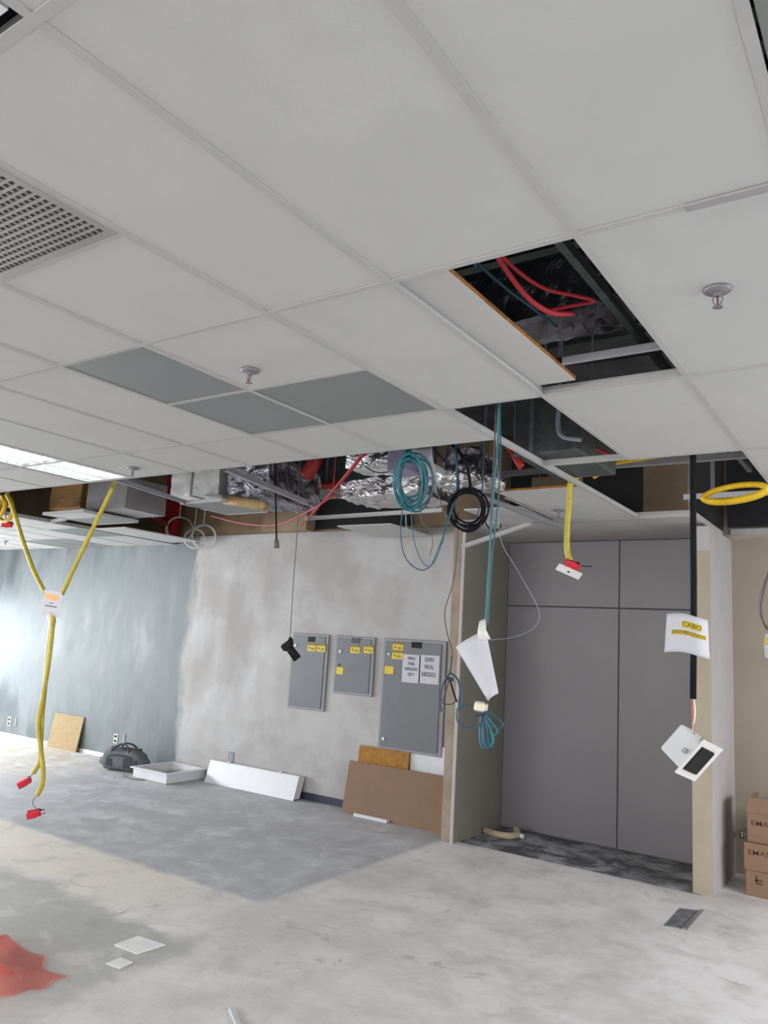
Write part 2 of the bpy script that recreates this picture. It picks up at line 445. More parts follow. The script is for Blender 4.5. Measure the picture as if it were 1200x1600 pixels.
# right pier and the beige wall right of it
rx0, rx1 = -1.487, -1.345
struct(bx(rx0, rx1, 6.545, 7.5, 0, 2.60).build('wall_pier_right', M['beige']))
struct(bx(rx1-.002, rx1+.006, 6.55, 7.5, 0, 2.80).build('wall_pier_side', M['white_plaster']))
struct(bx(rx0, rx1, 6.545, 7.5, 2.60, 2.80).build('wall_pier_head', M['white_plaster']))
BY = 7.42
BT = at(1175, 826, Y=7.4).z
struct(bx(XN1-.0, 4.0, BY, BY+.12, 0, TOP).build('wall_right_back', M['beige_wall']))
struct(bx(rx1+.006, 4.0, BY-.03, BY, BT-.05, BT).build('trim_2', M['white_plaster']))
struct(bx(-12.9, -12.75, -8, WY, 0, .5).build('wall_left', M['white_plaster']))
struct(bx(-12.9, -12.75, -8, WY, 2.2, TOP).build('wall_left_head', M['white_plaster']))
struct(bx(3.88, 4.0, -8, 7.5, 0, .35).build('wall_right', M['white_plaster']))
struct(bx(3.88, 4.0, -8, 7.5, 2.4, TOP).build('wall_right_head', M['white_plaster']))
struct(bx(-12.9, 4, -8, -7.85, 0, .4).build('wall_front', M['white_plaster']))
struct(bx(-12.9, 4, -8, -7.85, 2.5, TOP).build('wall_front_head', M['white_plaster']))
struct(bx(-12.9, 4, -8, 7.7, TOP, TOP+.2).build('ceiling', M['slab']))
struct(bx(-12.9, 4, -8, -.62, CEIL, CEIL+.02).build('ceiling_rear', M['tile']))
# deck ribs of the slab
r_ = MB()
for k in range(26): r_.box(-3.2, 1.0, .8+k*.16, .87+k*.16, TOP-.06, TOP)
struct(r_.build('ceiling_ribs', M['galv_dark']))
# skirtings on the long wall
b0 = at(455, 1244, Y=WY).x
struct(bx(b0, at(546, 1256, Y=WY).x, WY-.014, WY, 0, .075).build('baseboard_back', M['skirt']))
struct(bx(-12.7, -9.0, WY-.012, WY, 0, .045).build('baseboard_left', M['skirt_white']))

# ------------------------------------------------------------------ suspended ceiling
XL = [-12.75, -12.2, -11.6, -11.05, -10.45, -9.9, -9.3, -8.72, -8.05, -7.55, -7.0, -6.55, -5.97, -5.40, -4.82, -4.22, -3.64, -3.06, -2.50, -1.83, -1.315, -.71, -.20, .38, .96, 1.54]
R0, R1, R2, R2b, R3, R3b, R4 = -.585, .655, 1.855, 2.46, 3.07, 3.65, 4.31
TW = .024
def tile(x0, x1, y0, y1, label=None, z=CEIL, dz=.015):
    g = .004
    o = bx(x0+g, x1-g, y0+g, y1-g, z+.0015, z+dz, .0015).build('ceiling_tile', M['tile'])
    if label: tag(o, label, 'ceiling tile', 'white tiles of the suspended ceiling')
    else: tag(o, 'plain flat white tile in the unbroken part of the suspended ceiling', 'ceiling tile', 'white tiles of the suspended ceiling')
    return o
LAB = {}
def lab(x0, y0, s): LAB[round(x0, 2), round(y0, 2)] = s
lab(-1.83, R1, 'large white ceiling tile directly before the one beside the brown-edged tile, across the row joint')
lab(-1.315, R1, 'large white ceiling tile whose far end borders the near end of the dark opening with red cables')
lab(-.71, R1, 'large white ceiling tile at top right, bordered by the grey metal strip')
lab(-1.83, R2, 'white ceiling tile left of the dark opening with the brown-edged tile')
lab(-1.315, R3, 'white ceiling tile between the red cable opening and the yellow conduit opening')
lab(-.71, R2, 'white ceiling tile pierced by the nearer right-hand sprinkler')
lab(-.71, R3, 'white ceiling tile at the right edge above the coiled yellow conduit')
lab(-2.50, R2, 'square white ceiling tile with a sprinkler between the grey perforated grilles')
lab(-2.50, R2-.605, 'square white ceiling tile just beyond the egg-crate grille')
lab(-3.06, R1, 'large white ceiling tile whose far end touches the nearest perforated grille')
lab(-2.50, R3, 'short white ceiling tile at the broken edge beyond the right-hand perforated grille')
lab(-3.06, R3, 'short white ceiling tile at the broken edge beyond the middle perforated grille')
lab(-3.64, R1, 'large white ceiling tile left of the nearest perforated grille, before the row joint')
for i in range(len(XL)-1):
    a, b_ = XL[i], XL[i+1]
    if a < -8.6: rows = [(R0, R1), (R1, R2), (R2, R3), (R3, R3b)]
    elif a <= -1.9: rows = [(R0, R1), (R1, R2), (R2, R3), (R3, R3b)]
    else: rows = [(R0, R1), (R1, R2), (R2, R3)]
    A = round(a, 2)
    if A == -3.06: rows = [(R0, R1), (R1, R2), (R3, R3b)]
    if A == -2.50: rows = [(R0, R1), (R1+.595, R2), (R2, R2b), (R3, R3b)]
    if A == -5.40: rows = [(R0, R1), (R1, 2.40)]
    if A == -1.32 or abs(a+1.315) < .001: rows = [(R0, R1), (R1, R2), (R3, R4)]
    if A == -1.83: rows = rows[1:]
    if A == -.71: rows = [(R0, R1), (R1, R2), (R2, R3), (R3, R4), (R4, 5.55)]
    if A == -.20: rows = [(R0, R1-.1), (R2-.35, R2), (R2, R3), (R3, R4), (R4, 5.55)]
    if A >= .3: rows = [(R0, R1), (R1, R2), (R2, R3), (R3, R4), (R4, 5.55)]
    if a < -8.9: rows = [(R2, R3), (R3, R3b)]
    for (c, d_) in rows:
        tile(a, b_, c, d_, LAB.get((A if A != -1.31 else -1.32, round(c, 2))))
# far left: the ceiling that still reaches the blue wall
for i in range(0, 8):
    for (c, d_) in ((4.2, 5.4), (5.4, 6.05), (6.05, WY)):
        if (i in (4, 5) and c == 6.05) or (i == 7 and c == 5.4): continue
        tile(XL[i], XL[i+1], c, d_, 'flat white tile of the ceiling still hung above the blue-grey wall')
# tee grid under the tiles
def tee_y(x, y0, y1, k, mat='tee', z=CEIL):
    b = bx(x-TW/2, x+TW/2, y0, y1, z-.002, z+.001); b.box(x-.001, x+.001, y0, y1, z, z+.038)
    return b
def tee_x(y, x0, x1, z=CEIL):
    b = bx(x0, x1, y-TW/2, y+TW/2, z-.0021, z+.0009); b.box(x0, x1, y-.001, y+.001, z, z+.038)
    return b
n_t = 3
ends = {-1.83: R3, -1.315: R4, -.71: 5.55, -.20: 5.55}
for xx in XL:
    if xx < -9.2: y0, y1 = R2, R3b
    else: y0, y1 = R0, ends.get(xx, R3b if xx < -1.9 else 5.55)
    struct(tee_y(xx, y0, y1, 0).build('trim_%d' % n_t, M['tee'])); n_t += 1
for yy, x0, x1 in ((R1, -9.2, 1.54), (R2, -12.7, 1.54), (R3, -12.7, -1.83), (R3, -1.83, 1.54), (R3b-.012, -12.7, -1.83), (R4, -1.315, 1.54), (R2b, -3.06, -1.83), (R1+.595, -2.5, -1.83)):
    struct(tee_x(yy, x0, x1).build('trim_%d' % n_t, M['tee'])); n_t += 1
for i in range(0, 9): struct(tee_y(XL[i], 4.2, WY, 0).build('trim_%d' % n_t, M['tee'])); n_t += 1
for yy in (4.2, 5.4, 6.05): struct(tee_x(yy, -12.7, -8.05).build('trim_%d' % n_t, M['tee'])); n_t += 1

# displaced tile in the first opening, lying over its left neighbour
def fibre_tile(label, x0, x1, y0, y1, z, t=.018):
    th = thing('ceiling_tile', label, 'ceiling tile', ((x0+x1)/2, (y0+y1)/2, z), 'white tiles of the suspended ceiling')
    bx(x0, x1, y0, y1, z+.0025, z+t).build('fibre_core', M['fibre'], th)
    bx(x0+.001, x1-.001, y0+.001, y1-.001, z, z+.003).build('face', M['tile'], th)
    return th
fibre_tile('displaced white ceiling tile with a brown fibre edge, half covering the opening with red cables', -1.76, -1.135, 1.885, 2.99, CEIL+.019)
fibre_tile('white ceiling tile with a brown front edge hung above the grey niche', -2.46, -1.845, 4.95, 6.2, CEIL+.002)
tile(-3.05, -2.53, 5.55, 6.2, 'white ceiling tile at the pier top, left of the one with the brown front edge')
# grey metal strip exposed beside the top right tile
tag(bx(-.43, -.19, R2-.014, R2+.016, CEIL-.006, CEIL-.0022).build('metal_strip', M['strip_grey']), 'grey metal strip exposed between two ceiling tiles at upper right', 'metal strip')

# perforated grilles
def grille(x0, x1, y0, y1, label, group='grey perforated ceiling grilles', e=.016):
    th = thing('ceiling_grille', label, 'ceiling grille', ((x0+x1)/2, (y0+y1)/2, CEIL), group)
    f = MB(); z0, z1 = CEIL-.001, CEIL+.02
    f.box(x0+.008, x1-.008, y0+.008, y0+e, z0, z1); f.box(x0+.008, x1-.008, y1-e, y1-.008, z0, z1)
    f.box(x0+.008, x0+e, y0+e, y1-e, z0, z1); f.box(x1-e, x1-.008, y0+e, y1-e, z0, z1)
    f.build('frame', M['grille'], th)
    bx(x0+e, x1-e, y0+e, y1-e, CEIL+.002, CEIL+.006).build('perforated_plate', M['perf'], th)
    return th
grille(-3.06, -2.50, R2, R2b, 'nearest of the three grey perforated ceiling grilles, left of the square sprinkler tile')
grille(-3.06, -2.50, R2b, R3, 'grey perforated ceiling grille beyond the nearest one, at the corner of the sprinkler tile')
grille(-2.50, -1.83, R2b, R3, 'rightmost of the three grey perforated ceiling grilles beyond the sprinkler tile')
grille(XL[4], XL[6], 6.05, WY-.03, 'flat grey ceiling grille close above the blue-grey wall, the farther left', 'grey grilles above the blue-grey wall')
grille(XL[7], XL[8], 5.4, 6.05, 'flat grey ceiling grille near the broken edge above the blue-grey wall', 'grey grilles above the blue-grey wall')

# egg-crate grille
x0, x1, y0, y1 = -2.50, -1.83, R1, R1+.595
th = thing('ceiling_grille', 'grey egg-crate air grille in the ceiling at the left edge', 'ceiling grille', (-2.16, .95, CEIL))
f = MB(); e = .035
f.box(x0+.01, x1-.01, y0+.01, y0+e, CEIL-.004, CEIL+.012); f.box(x0+.01, x1-.01, y1-e, y1-.01, CEIL-.004, CEIL+.012)
f.box(x0+.01, x0+e, y0+e, y1-e, CEIL-.004, CEIL+.012); f.box(x1-e, x1-.01, y0+e, y1-e, CEIL-.004, CEIL+.012)
f.build('frame', M['eggcrate'], th)
g = MB(); nx, ny = 24, 22
for i in range(1, nx): t = x0+e+(x1-x0-2*e)*i/nx; g.box(t-.0035, t+.0035, y0+e, y1-e, CEIL-.001, CEIL+.012)
for j in range(1, ny): t = y0+e+(y1-y0-2*e)*j/ny; g.box(x0+e, x1-e, t-.005, t+.005, CEIL-.002, CEIL+.012)
g.build('egg_crate_core', M['eggcrate'], th)
bx(x0+.012, x1-.012, y0+.012, y1-.012, CEIL+.05, CEIL+.06).build('duct_backing', M['dark'], th)
s_ = MB()
for a in ((x0+.012, x0+.02, y0+.012, y1-.012), (x1-.02, x1-.012, y0+.012, y1-.012), (x0+.02, x1-.02, y0+.012, y0+.02), (x0+.02, x1-.02, y1-.02, y1-.012)): s_.box(*a, CEIL+.013, CEIL+.05)
s_.build('collar', M['galv_dark'], th)

# fluorescent troffers
def troffer(x0, x1, y0, y1, label, on, nlouv):
    th = thing('ceiling_light', label, 'ceiling light', ((x0+x1)/2, (y0+y1)/2, CEIL), 'recessed fluorescent ceiling lights')
    h = MB(); e = .03
    h.box(x0+.008, x1-.008, y0+.008, y1-.008, CEIL+.085, CEIL+.095)
    h.box(x0+.008, x0+e, y0+.008, y1-.008, CEIL, CEIL+.085); h.box(x1-e, x1-.008, y0+.008, y1-.008, CEIL, CEIL+.085)
    h.box(x0+e, x1-e, y0+.008, y0+e, CEIL, CEIL+.085); h.box(x0+e, x1-e, y1-e, y1-.008, CEIL, CEIL+.085)
    h.build('housing', M['white_metal'], th)
    mid = (x0+x1)/2
    for q in ((x0+e+mid)/2, (x1-e+mid)/2):
        MB().tube([(q, y0+.06, CEIL+.05), (q, y1-.06, CEIL+.05)], .03 if on else .013, 10).build('tube', M['lamp_on'] if on else M['white_plastic'], th, True)
    l = MB(); l.box(mid-.012, mid+.012, y0+e, y1-e, CEIL+.001, CEIL+.03)
    for k in range(1, nlouv): t = y0+e+(y1-y0-2*e)*k/nlouv; l.box(x0+e, x1-e, t-.002, t+.002, CEIL+.002, CEIL+.03)
    l.build('louvre', M['white_metal'], th)
    return th
troffer(-5.38, -4.84, 2.40, 3.63, 'lit fluorescent ceiling light with white louvres at the left edge', True, 16)
th = grille(-.19, .37, R1-.1, R2-.35, 'grey-green ceiling grille cut off by the top right corner', None, .07)
troffer(-1.825, -1.33, -.56, R1-.03, 'unlit recessed ceiling light at the top left corner', False, 3)

# sprinklers
def sprinkler(x, y):
    th = thing('sprinkler', '', 'sprinkler', (x, y, CEIL), 'ceiling fire sprinklers')
    MB().lathe([(.012, CEIL), (.040, CEIL-.001), (.042, CEIL-.004), (.034, CEIL-.010), (.014, CEIL-.013), (.012, CEIL-.014)], x, y, 24).build('escutcheon', M['sprinkler'], th, True)
    b = MB(); b.lathe([(.011, CEIL-.012), (.011, CEIL-.022), (.007, CEIL-.024)], x, y, 12)
    for s in (-1, 1): b.tube([(x+s*.010, y, CEIL-.022), (x+s*.015, y, CEIL-.034), (x+s*.004, y, CEIL-.056)], .0028, 6)
    b.build('frame', M['sprinkler'], th)
    MB().tube([(x, y, CEIL-.024), (x, y, CEIL-.052)], .003, 8).build('bulb', M['bulb'], th)
    MB().lathe([(.004, CEIL-.054), (.015, CEIL-.057), (.015, CEIL-.059), (.004, CEIL-.060)], x, y, 14).build('deflector', M['sprinkler'], th)
    return th
spr = sprinkler(-2.30, 2.26)
spr['label'] = 'sprinkler in the square tile between the grey perforated grilles'
for px, py, lb in ((1121, 452, 'nearest sprinkler, in the tile right of the opening with red cables'),
               (208, 731, 'sprinkler beside the far end of the lit fluorescent light'),
               (873, 797, 'sprinkler in the tile above the grey niche'),
               (9, 845, 'farthest sprinkler, in the ceiling above the blue-grey wall')):
    P_ = at(px, py, Z=CEIL); o = spr.copy(); COL.objects.link(o); o.location = P_; o['label'] = lb
    for ch in spr.children:
        c = ch.copy(); COL.objects.link(c); c.parent = o

# ------------------------------------------------------------------ tees left hanging in the open strip
def runner(name, label, p, q, mat, w_=.024, h=.036, cat='ceiling runner', group='bare ceiling runners in the broken area'):
    p, q = Vector(p), Vector(q); d = (q-p).normalized(); s_ = d.cross(Vector((0,0,1))).normalized(); u = s_.cross(d)
    b = MB()
    for wv, a0, a1 in ((w_/2, 0, .0025), (.0012, .0025, h), (.004, h-.006, h)):
        b.slab([p-s_*wv+u*a0, p+s_*wv+u*a0, p+s_*wv+u*a1, p-s_*wv+u*a1], q-p)
    o = b.build(name, mat); tag(o, label, cat, group); return o
runner('ceiling_runner', 'long white bare ceiling runner from the teal cable to the right of the grey niche', (-1.83, R3+.012, CEIL), (-1.83, 6.24, CEIL), M['tee'])
runner('ceiling_runner', 'white cross runner behind the square opening with the grey duct', (-1.82, R4, CEIL), (-1.33, R4, CEIL), M['tee'])
runner('ceiling_runner', 'pale cross runner under the coiled yellow conduit at right', (-1.31, 5.56, CEIL), (.2, 5.56, CEIL), M['tee'])
runner('ceiling_runner', 'cross runner spanning the opening with red cables', (-1.12, 2.80, CEIL+.02), (-.72, 2.80, CEIL+.02), M['tee_grey'], .018, .03)
runner('ceiling_runner', 'grey runner crossing the gap left of the bright foil duct', at(180, 752, Z=CEIL), at(322, 798, Z=CEIL), M['tee_grey'])
runner('ceiling_runner', 'dark grey runner crossing the gap above the two hanging cords', at(352, 736, Z=CEIL+.02), at(482, 790, Z=CEIL+.02), M['tee_grey'], .04, .045)
runner('ceiling_runner', 'pale runner lying along the wall top under the big foil duct', at(476, 813, Z=CEIL), at(690, 800, Z=CEIL), M['tee'])
runner('ceiling_runner', 'thin white runner between the teal coil and the black coil', at(660, 722, Z=CEIL+.01), at(742, 772, Z=CEIL+.01), M['tee'])
runner('metal_channel', 'wide lilac-grey metal channel slanting across in front of the niche ceiling', at(738, 770, Y=5.0), at(888, 832, Y=6.3), M['tee_grey'], .075, .03, 'metal channel', None)
runner('metal_channel', 'narrow pale metal channel running beside the wide lilac-grey one', at(790, 778, Y=5.2), at(884, 818, Y=6.3), M['tee'], .03, .02, 'metal channel', None)
runner('ceiling_runner', 'loose white runner fallen askew in front of the pier', at(722, 858, Y=5.3), at(850, 814, Y=6.15), M['tee'])
runner('ceiling_runner', 'short white runner left in the black gap near the blue-grey wall', at(68, 818, Z=CEIL), at(104, 813, Z=CEIL), M['tee'])

# tiles still hung in the open strip
def framed_tile(px, label, plate, Z=CEIL):
    xs = [at(a, b, Z=Z) for a, b in px]
    x0 = min(p.x for p in xs); x1 = max(p.x for p in xs); y0 = min(p.y for p in xs); y1 = max(p.y for p in xs)
    th = thing('ceiling_panel', label, 'ceiling panel', ((x0+x1)/2, (y0+y1)/2, Z), 'panels left hanging in the broken strip')
    f = MB()
    for a in ((x0, x1, y0, y0+.024), (x0, x1, y1-.024, y1), (x0, x0+.024, y0+.024, y1-.024), (x1-.024, x1, y0+.024, y1-.024)): f.box(*a, Z, Z+.03)
    f.build('frame', M['tee'], th)
    if plate:
        my = y0+(y1-y0)*.45
        bx(x0+.024, x1-.024, y0+.024, my, Z+.004, Z+.01).build('panel', M['tile'], th)
        bx(x0+.024, x1-.024, my, y1-.024, Z+.004, Z+.01).build('perforated_plate', M['perf'], th)
    else: bx(x0+.024, x1-.024, y0+.024, y1-.024, Z+.004, Z+.01).build('panel', M['perf'], th)
framed_tile([(68, 805), (130, 800), (195, 818)], 'white framed panel left hanging between the two yellow conduits', True)
framed_tile([(282, 788), (345, 783), (405, 802)], 'grey grille panel left hanging below the bright foil duct', False)
tile(-7.98, -7.40, 5.55, 6.7, 'white ceiling tile left above the blue-grey wall beside the red post')
tile(-4.75, -4.1, 6.05, 6.8, 'white ceiling tile left over the wall top below the big foil duct')

# ------------------------------------------------------------------ plenum
def duct(name, label, x0, y0, x1, y1, Y, depth, mat, cat='duct', group=None, rough=0, seed=0, seam=None):
    a = at(x0, y1, Y=Y); b = at(x1, y0, Y=Y)
    X0, X1 = a.x, b.x; Z0, Z1 = min(a.z, at(x1, y1, Y=Y).z), max(b.z, at(x0, y0, Y=Y).z)
    Z0 = max(Z0, CEIL+.05); Z1 = min(Z1, TOP-.08)
    th = thing(name, label, cat, ((X0+X1)/2, Y+depth/2, Z0), group)
    bm_ = MB()
    nx = max(2, int((X1-X0)/.025)); ny = max(2, int(depth/.03)); nz = max(2, int((Z1-Z0)/.025))
    if rough == 0: bm_.box(X0, X1, Y, Y+depth, Z0, Z1, .012)
    else:
        def patch(fn, nu, nv):
            vs = []; fs = []
            for i in range(nu+1):
                for j in range(nv+1):
                    p = Vector(fn(i/nu, j/nv)); q = noise.noise_vector(p*7+Vector((seed, 0, 0)))*rough*.8 + noise.noise_vector(p*22)*rough*.7
                    vs.append(p+q)
            for i in range(nu):
                for j in range(nv): fs.append((i*(nv+1)+j, (i+1)*(nv+1)+j, (i+1)*(nv+1)+j+1, i*(nv+1)+j+1))
            bm_.add(vs, fs)
        lx, lz = X1-X0, Z1-Z0
        patch(lambda u, v: (X0+u*lx, Y, Z0+v*lz), nx, nz); patch(lambda u, v: (X0+u*lx, Y+depth, Z0+v*lz), nx, nz)
        patch(lambda u, v: (X0+u*lx, Y+v*depth, Z0), nx, ny); patch(lambda u, v: (X0+u*lx, Y+v*depth, Z1), nx, ny)
        patch(lambda u, v: (X0, Y+u*depth, Z0+v*lz), ny, nz); patch(lambda u, v: (X1, Y+u*depth, Z0+v*lz), ny, nz)
    bm_.build('casing', mat, th, rough > 0)
    if name != 'masonry_block':
        for q in (.12, .88):
            g_ = MB()
            g_.tube([(X0+(X1-X0)*q, Y+depth*.5, Z1-.03), (X0+(X1-X0)*q, Y+depth*.5, TOP+.004)], .006, 6); g_.build('hanger_rod', M['galv'], th)
    if seam:
        for k in seam:
            q = X0+(X1-X0)*k
            bx(q-.014, q+.014, Y-.006, Y+depth+.006, Z0-.006, Z1+.006).build('flange', M['galv'], th)
    return th
duct('air_duct', 'bright foil-wrapped duct box left of the rolled tan insulation', 266, 722, 345, 771, 4.75, .5, M['foil_smooth'], seam=(.45,), rough=.008)
duct('air_duct', 'dark crumpled foil duct right of the bright foil box', 354, 722, 420, 782, 4.75, .7, M['foil_dull'], rough=.03, seed=3)
duct('air_duct', 'dull grey duct end behind the right-hand yellow conduit', 133, 752, 200, 800, 4.8, .5, M['duct_grey'], rough=.004, seed=5)
duct('wooden_crate', 'brown wooden box above the black gap between the yellow conduits', 76, 755, 130, 792, 4.95, .4, M['wood'], 'box')
duct('air_duct', 'big silver duct with crumpled lower edge behind the red cables', 528, 752, 655, 806, 5.0, .55, M['foil'], rough=.022, seed=9)
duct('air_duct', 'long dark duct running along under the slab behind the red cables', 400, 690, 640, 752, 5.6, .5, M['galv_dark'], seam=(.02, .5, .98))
duct('air_duct', 'pale foil duct above the big silver duct', 540, 690, 640, 722, 4.55, .3, M['foil'], rough=.02, seed=12)
duct('air_duct', 'crumpled foil elbow hanging over the pier top', 655, 752, 740, 800, 4.4, .45, M['foil'], rough=.05, seed=15)
duct('air_duct', 'torn foil duct high behind the black coil', 690, 705, 748, 748, 4.95, .35, M['foil_dull'], rough=.05, seed=17)
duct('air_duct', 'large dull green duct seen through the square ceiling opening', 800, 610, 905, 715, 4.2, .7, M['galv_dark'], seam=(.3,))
duct('air_duct', 'dark duct with foil glints above the opening with red cables', 735, 440, 960, 470, 3.0, .3, M['foil_dull'], rough=.02, seed=19)
duct('cable_box', 'mauve box behind the teal cable coil', 603, 690, 640, 735, 4.3, .2, M['purple_board'], 'box')
duct('wall_box', 'brown board patch above the tile with the brown front edge', 830, 745, 905, 765, 6.3, .1, M['block'], 'board')
a, b_ = at(1005, 800, Y=6.9), at(1075, 800, Y=6.9); struct(bx(a.x, b_.x, 6.9, 7.2, CEIL+.05, TOP).build('wall_block', M['block']))
a, b_ = at(412, 800, Y=6.7), at(480, 800, Y=6.7); struct(bx(a.x, b_.x, 6.7, WY+.03, 2.93, TOP).build('wall_block_left', M['block']))
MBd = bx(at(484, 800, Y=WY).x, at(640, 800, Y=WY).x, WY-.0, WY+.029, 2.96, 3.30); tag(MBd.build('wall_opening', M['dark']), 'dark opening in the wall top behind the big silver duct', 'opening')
o = bx(at(1136, 800, Y=7.3).x, 1.0, 7.30, 7.36, BT+.005, TOP).build('plenum_dark_sheet', M['dark']); tag(o, 'black sheet painting the unlit plenum above the beige wall at the right edge', 'panel')  # black sheet, the plenum's darkness put into its colour
# rolled insulation
o = MB().tube([at(352, 780, Y=4.7), at(414, 790, Y=4.75)], .045, 14).build('insulation_roll', M['insul'], None, True); tag(o, 'rolled tan insulation lying beside the dark foil duct', 'insulation')
# ceiling joists and rails above the openings
for k, (xa, lb) in enumerate(((-.95, 'left one of two steel rails above the opening with red cables'), (-.86, 'right one of two steel rails above the opening with red cables'))):
    o = MB().box(xa, xa+.03, .9, 5.9, CEIL+.24, CEIL+.28).build('steel_rail', M['galv_dark']); tag(o, lb, 'rail', 'steel rails above the ceiling')
for k, (ya, lb) in enumerate(((3.2, 'steel cross rail above the square opening'), (5.2, 'pale steel cross rail seen above the coiled yellow conduit'))):
    o = MB().box(-3.0, .8, ya, ya+.04, CEIL+.18, CEIL+.22).build('steel_rail', M['galv_dark'] if k == 0 else M['tee_grey']); tag(o, lb, 'rail', 'steel rails above the ceiling')
# sprinkler pipes and red steel
def pipe(name, label, p, q, r, mat, cat='pipe', group=None):
    o = MB().tube([p, q], r, 14).build(name, mat, None, True); return tag(o, label, cat, group)
p0 = at(264, 826, Y=6.7); o = bx(p0.x-.09, p0.x+.09, 6.66, 6.80, 2.90, TOP).build('steel_post', M['red_paint']); tag(o, 'dark red steel post standing behind the wall top', 'post')
pipe('sprinkler_pipe', 'red pipe crossing behind the red cables above the wall opening', at(405, 768, Y=5.52), at(530, 757, Y=5.52), .035, M['red_paint'], group='red sprinkler pipes')
pipe('sprinkler_pipe', 'red pipe in the dark gap left of the white cable coil', at(215, 791, Y=5.5), Vector((p0.x, 6.68, at(215, 791, Y=5.5).z)), .03, M['red_paint'], group='red sprinkler pipes')
o = MB().tube(smoothpts(pp([(495, 690, 4.9), (492, 720, 4.9), (478, 745, 4.9)])), .06, 12).build('flexible_hose', M['red_paint'], None, True); tag(o, 'wide red hose hanging from the slab left of the thin red cables', 'hose')

# ------------------------------------------------------------------ cables
cable('cable', 'upper of two thick red cables slanting from the ceiling edge to the wall top', [(570, 706, 3.75), (540, 745, 4.2), (505, 783, 5.2), (482, 812, 6.2)], .009, M['red_cable'], 'red cables behind the ceiling edge')
cable('cable', 'second thick red cable slanting beside the upper red strand', [(566, 708, 3.75), (530, 755, 4.2), (490, 800, 5.2), (470, 822, 6.3)], .009, M['red_cable'], 'red cables behind the ceiling edge')
cable('cable', 'thin pink cable sagging along the wall top', [(520, 775, 5.0), (470, 805, 5.4), (430, 820, 5.6), (380, 818, 5.8), (330, 806, 6.0)], .007, M['pink_cable'])
cable('cable', 'thick red cable loop hanging in the ceiling opening, left strand', [(770, 385, 1.95), (790, 420, 2.05), (825, 465, 2.2), (860, 488, 2.3), (895, 490, 2.4)], .009, M['red_cable'], 'red cables in the ceiling opening')
cable('cable', 'thick red cable loop hanging in the ceiling opening, right strand', [(775, 385, 1.95), (805, 420, 2.1), (850, 450, 2.25), (900, 462, 2.4), (928, 470, 2.5), (890, 478, 2.5), (850, 486, 2.5)], .007, M['red_cable'], 'red cables in the ceiling opening')
cable('cable', 'dark green cable crossing the opening behind the red cables', [(745, 408, 2.1), (790, 450, 2.4), (830, 480, 2.6), (870, 510, 2.9)], .006, M['teal_dark'])
o = MB().sheet(lambda u, v: at(785+u*26+v*16-8*v*u, 690+u*45-v*8, Y=4.25), 8, 3, .004).build('ribbon', M['red_cable'], None, True); tag(o, 'broad red strap hanging in the gap behind the long white runner', 'strap')
cable('cable', 'pale grey conduit bent inside the square ceiling opening', [(874, 628, 4.0), (872, 665, 4.0), (880, 682, 4.0), (908, 687, 4.0)], .014, M['pale_cable'], None, 'conduit')
cable('cable', 'dark red cable in the right corner of the square opening', [(905, 668, 4.4), (930, 700, 4.5), (960, 713, 4.6)], .012, M['red_paint'], hang=False)

# yellow corrugated conduits
def corr(name, label, lst, r, mat, group=None, parent=None, hang=True):
    pts = smoothpts(hung(pp(lst)) if hang else pp(lst), 10); L = [0]
    for i in range(1, len(pts)): L.append(L[-1]+(pts[i]-pts[i-1]).length)
    n = max(30, min(420, int(L[-1]/.0055))); out = []; rr = []; j = 0
    for k in range(n+1):
        s = L[-1]*k/n
        while j < len(L)-2 and L[j+1] < s: j += 1
        t = (s-L[j])/max(1e-9, L[j+1]-L[j]); out.append(pts[j].lerp(pts[j+1], t)); rr.append(r*(1.05 if k % 2 else .90))
    o = MB().tube(out, rr, 10).build(name, mat, parent, True)
    if parent is None: tag(o, label, 'conduit', group)
    return o
G = 'yellow corrugated conduits'
YC = 3.95
corr('conduit', 'yellow conduit slanting from the ceiling edge to the right corner of the small white notice', [(183, 738, YC), (178, 758, YC), (150, 816, YC), (122, 874, YC), (97, 928, YC)], .019, M['yellow'], G)
corr('conduit', 'yellow conduit slanting from the yellow coil to the left corner of the small white notice', [(12, 772, YC), (22, 800, YC), (36, 845, YC), (52, 890, YC), (70, 926, YC)], .019, M['yellow'], G)
corr('conduit', 'yellow conduit hanging below the small white notice to the upper red socket', [(79, 962, YC), (79, 985, YC), (74, 1030, YC), (70, 1075, YC), (66, 1120, YC), (64, 1160, YC), (62, 1190, YC), (52, 1208, YC)], .019, M['yellow'], G)
corr('conduit', 'yellow conduit twisted with the other one, ending above the lowest red socket', [(83, 962, YC-.03), (81, 990, YC-.03), (76, 1035, YC-.03), (67, 1090, YC-.03), (60, 1130, YC-.03), (63, 1165, YC-.04), (67, 1200, YC-.04), (66, 1225, YC-.03), (58, 1243, YC-.03)], .019, M['yellow'], G)
# coil of yellow conduit at the upper left
pts = []
for k in range(50):
    a = k/50*2*math.pi*2.5; c = at(2, 794, Y=4.05); pts.append(c+Vector((math.cos(a)*(.15+.01*math.sin(a*.7)), .06*math.sin(a*.4), math.sin(a)*.12)))
o = MB().tube(pts, .02, 8).build('conduit_coil', M['yellow_dark'], None, True); tag(o, 'deep yellow conduit coil tucked under the ceiling edge at far left', 'conduit', G)
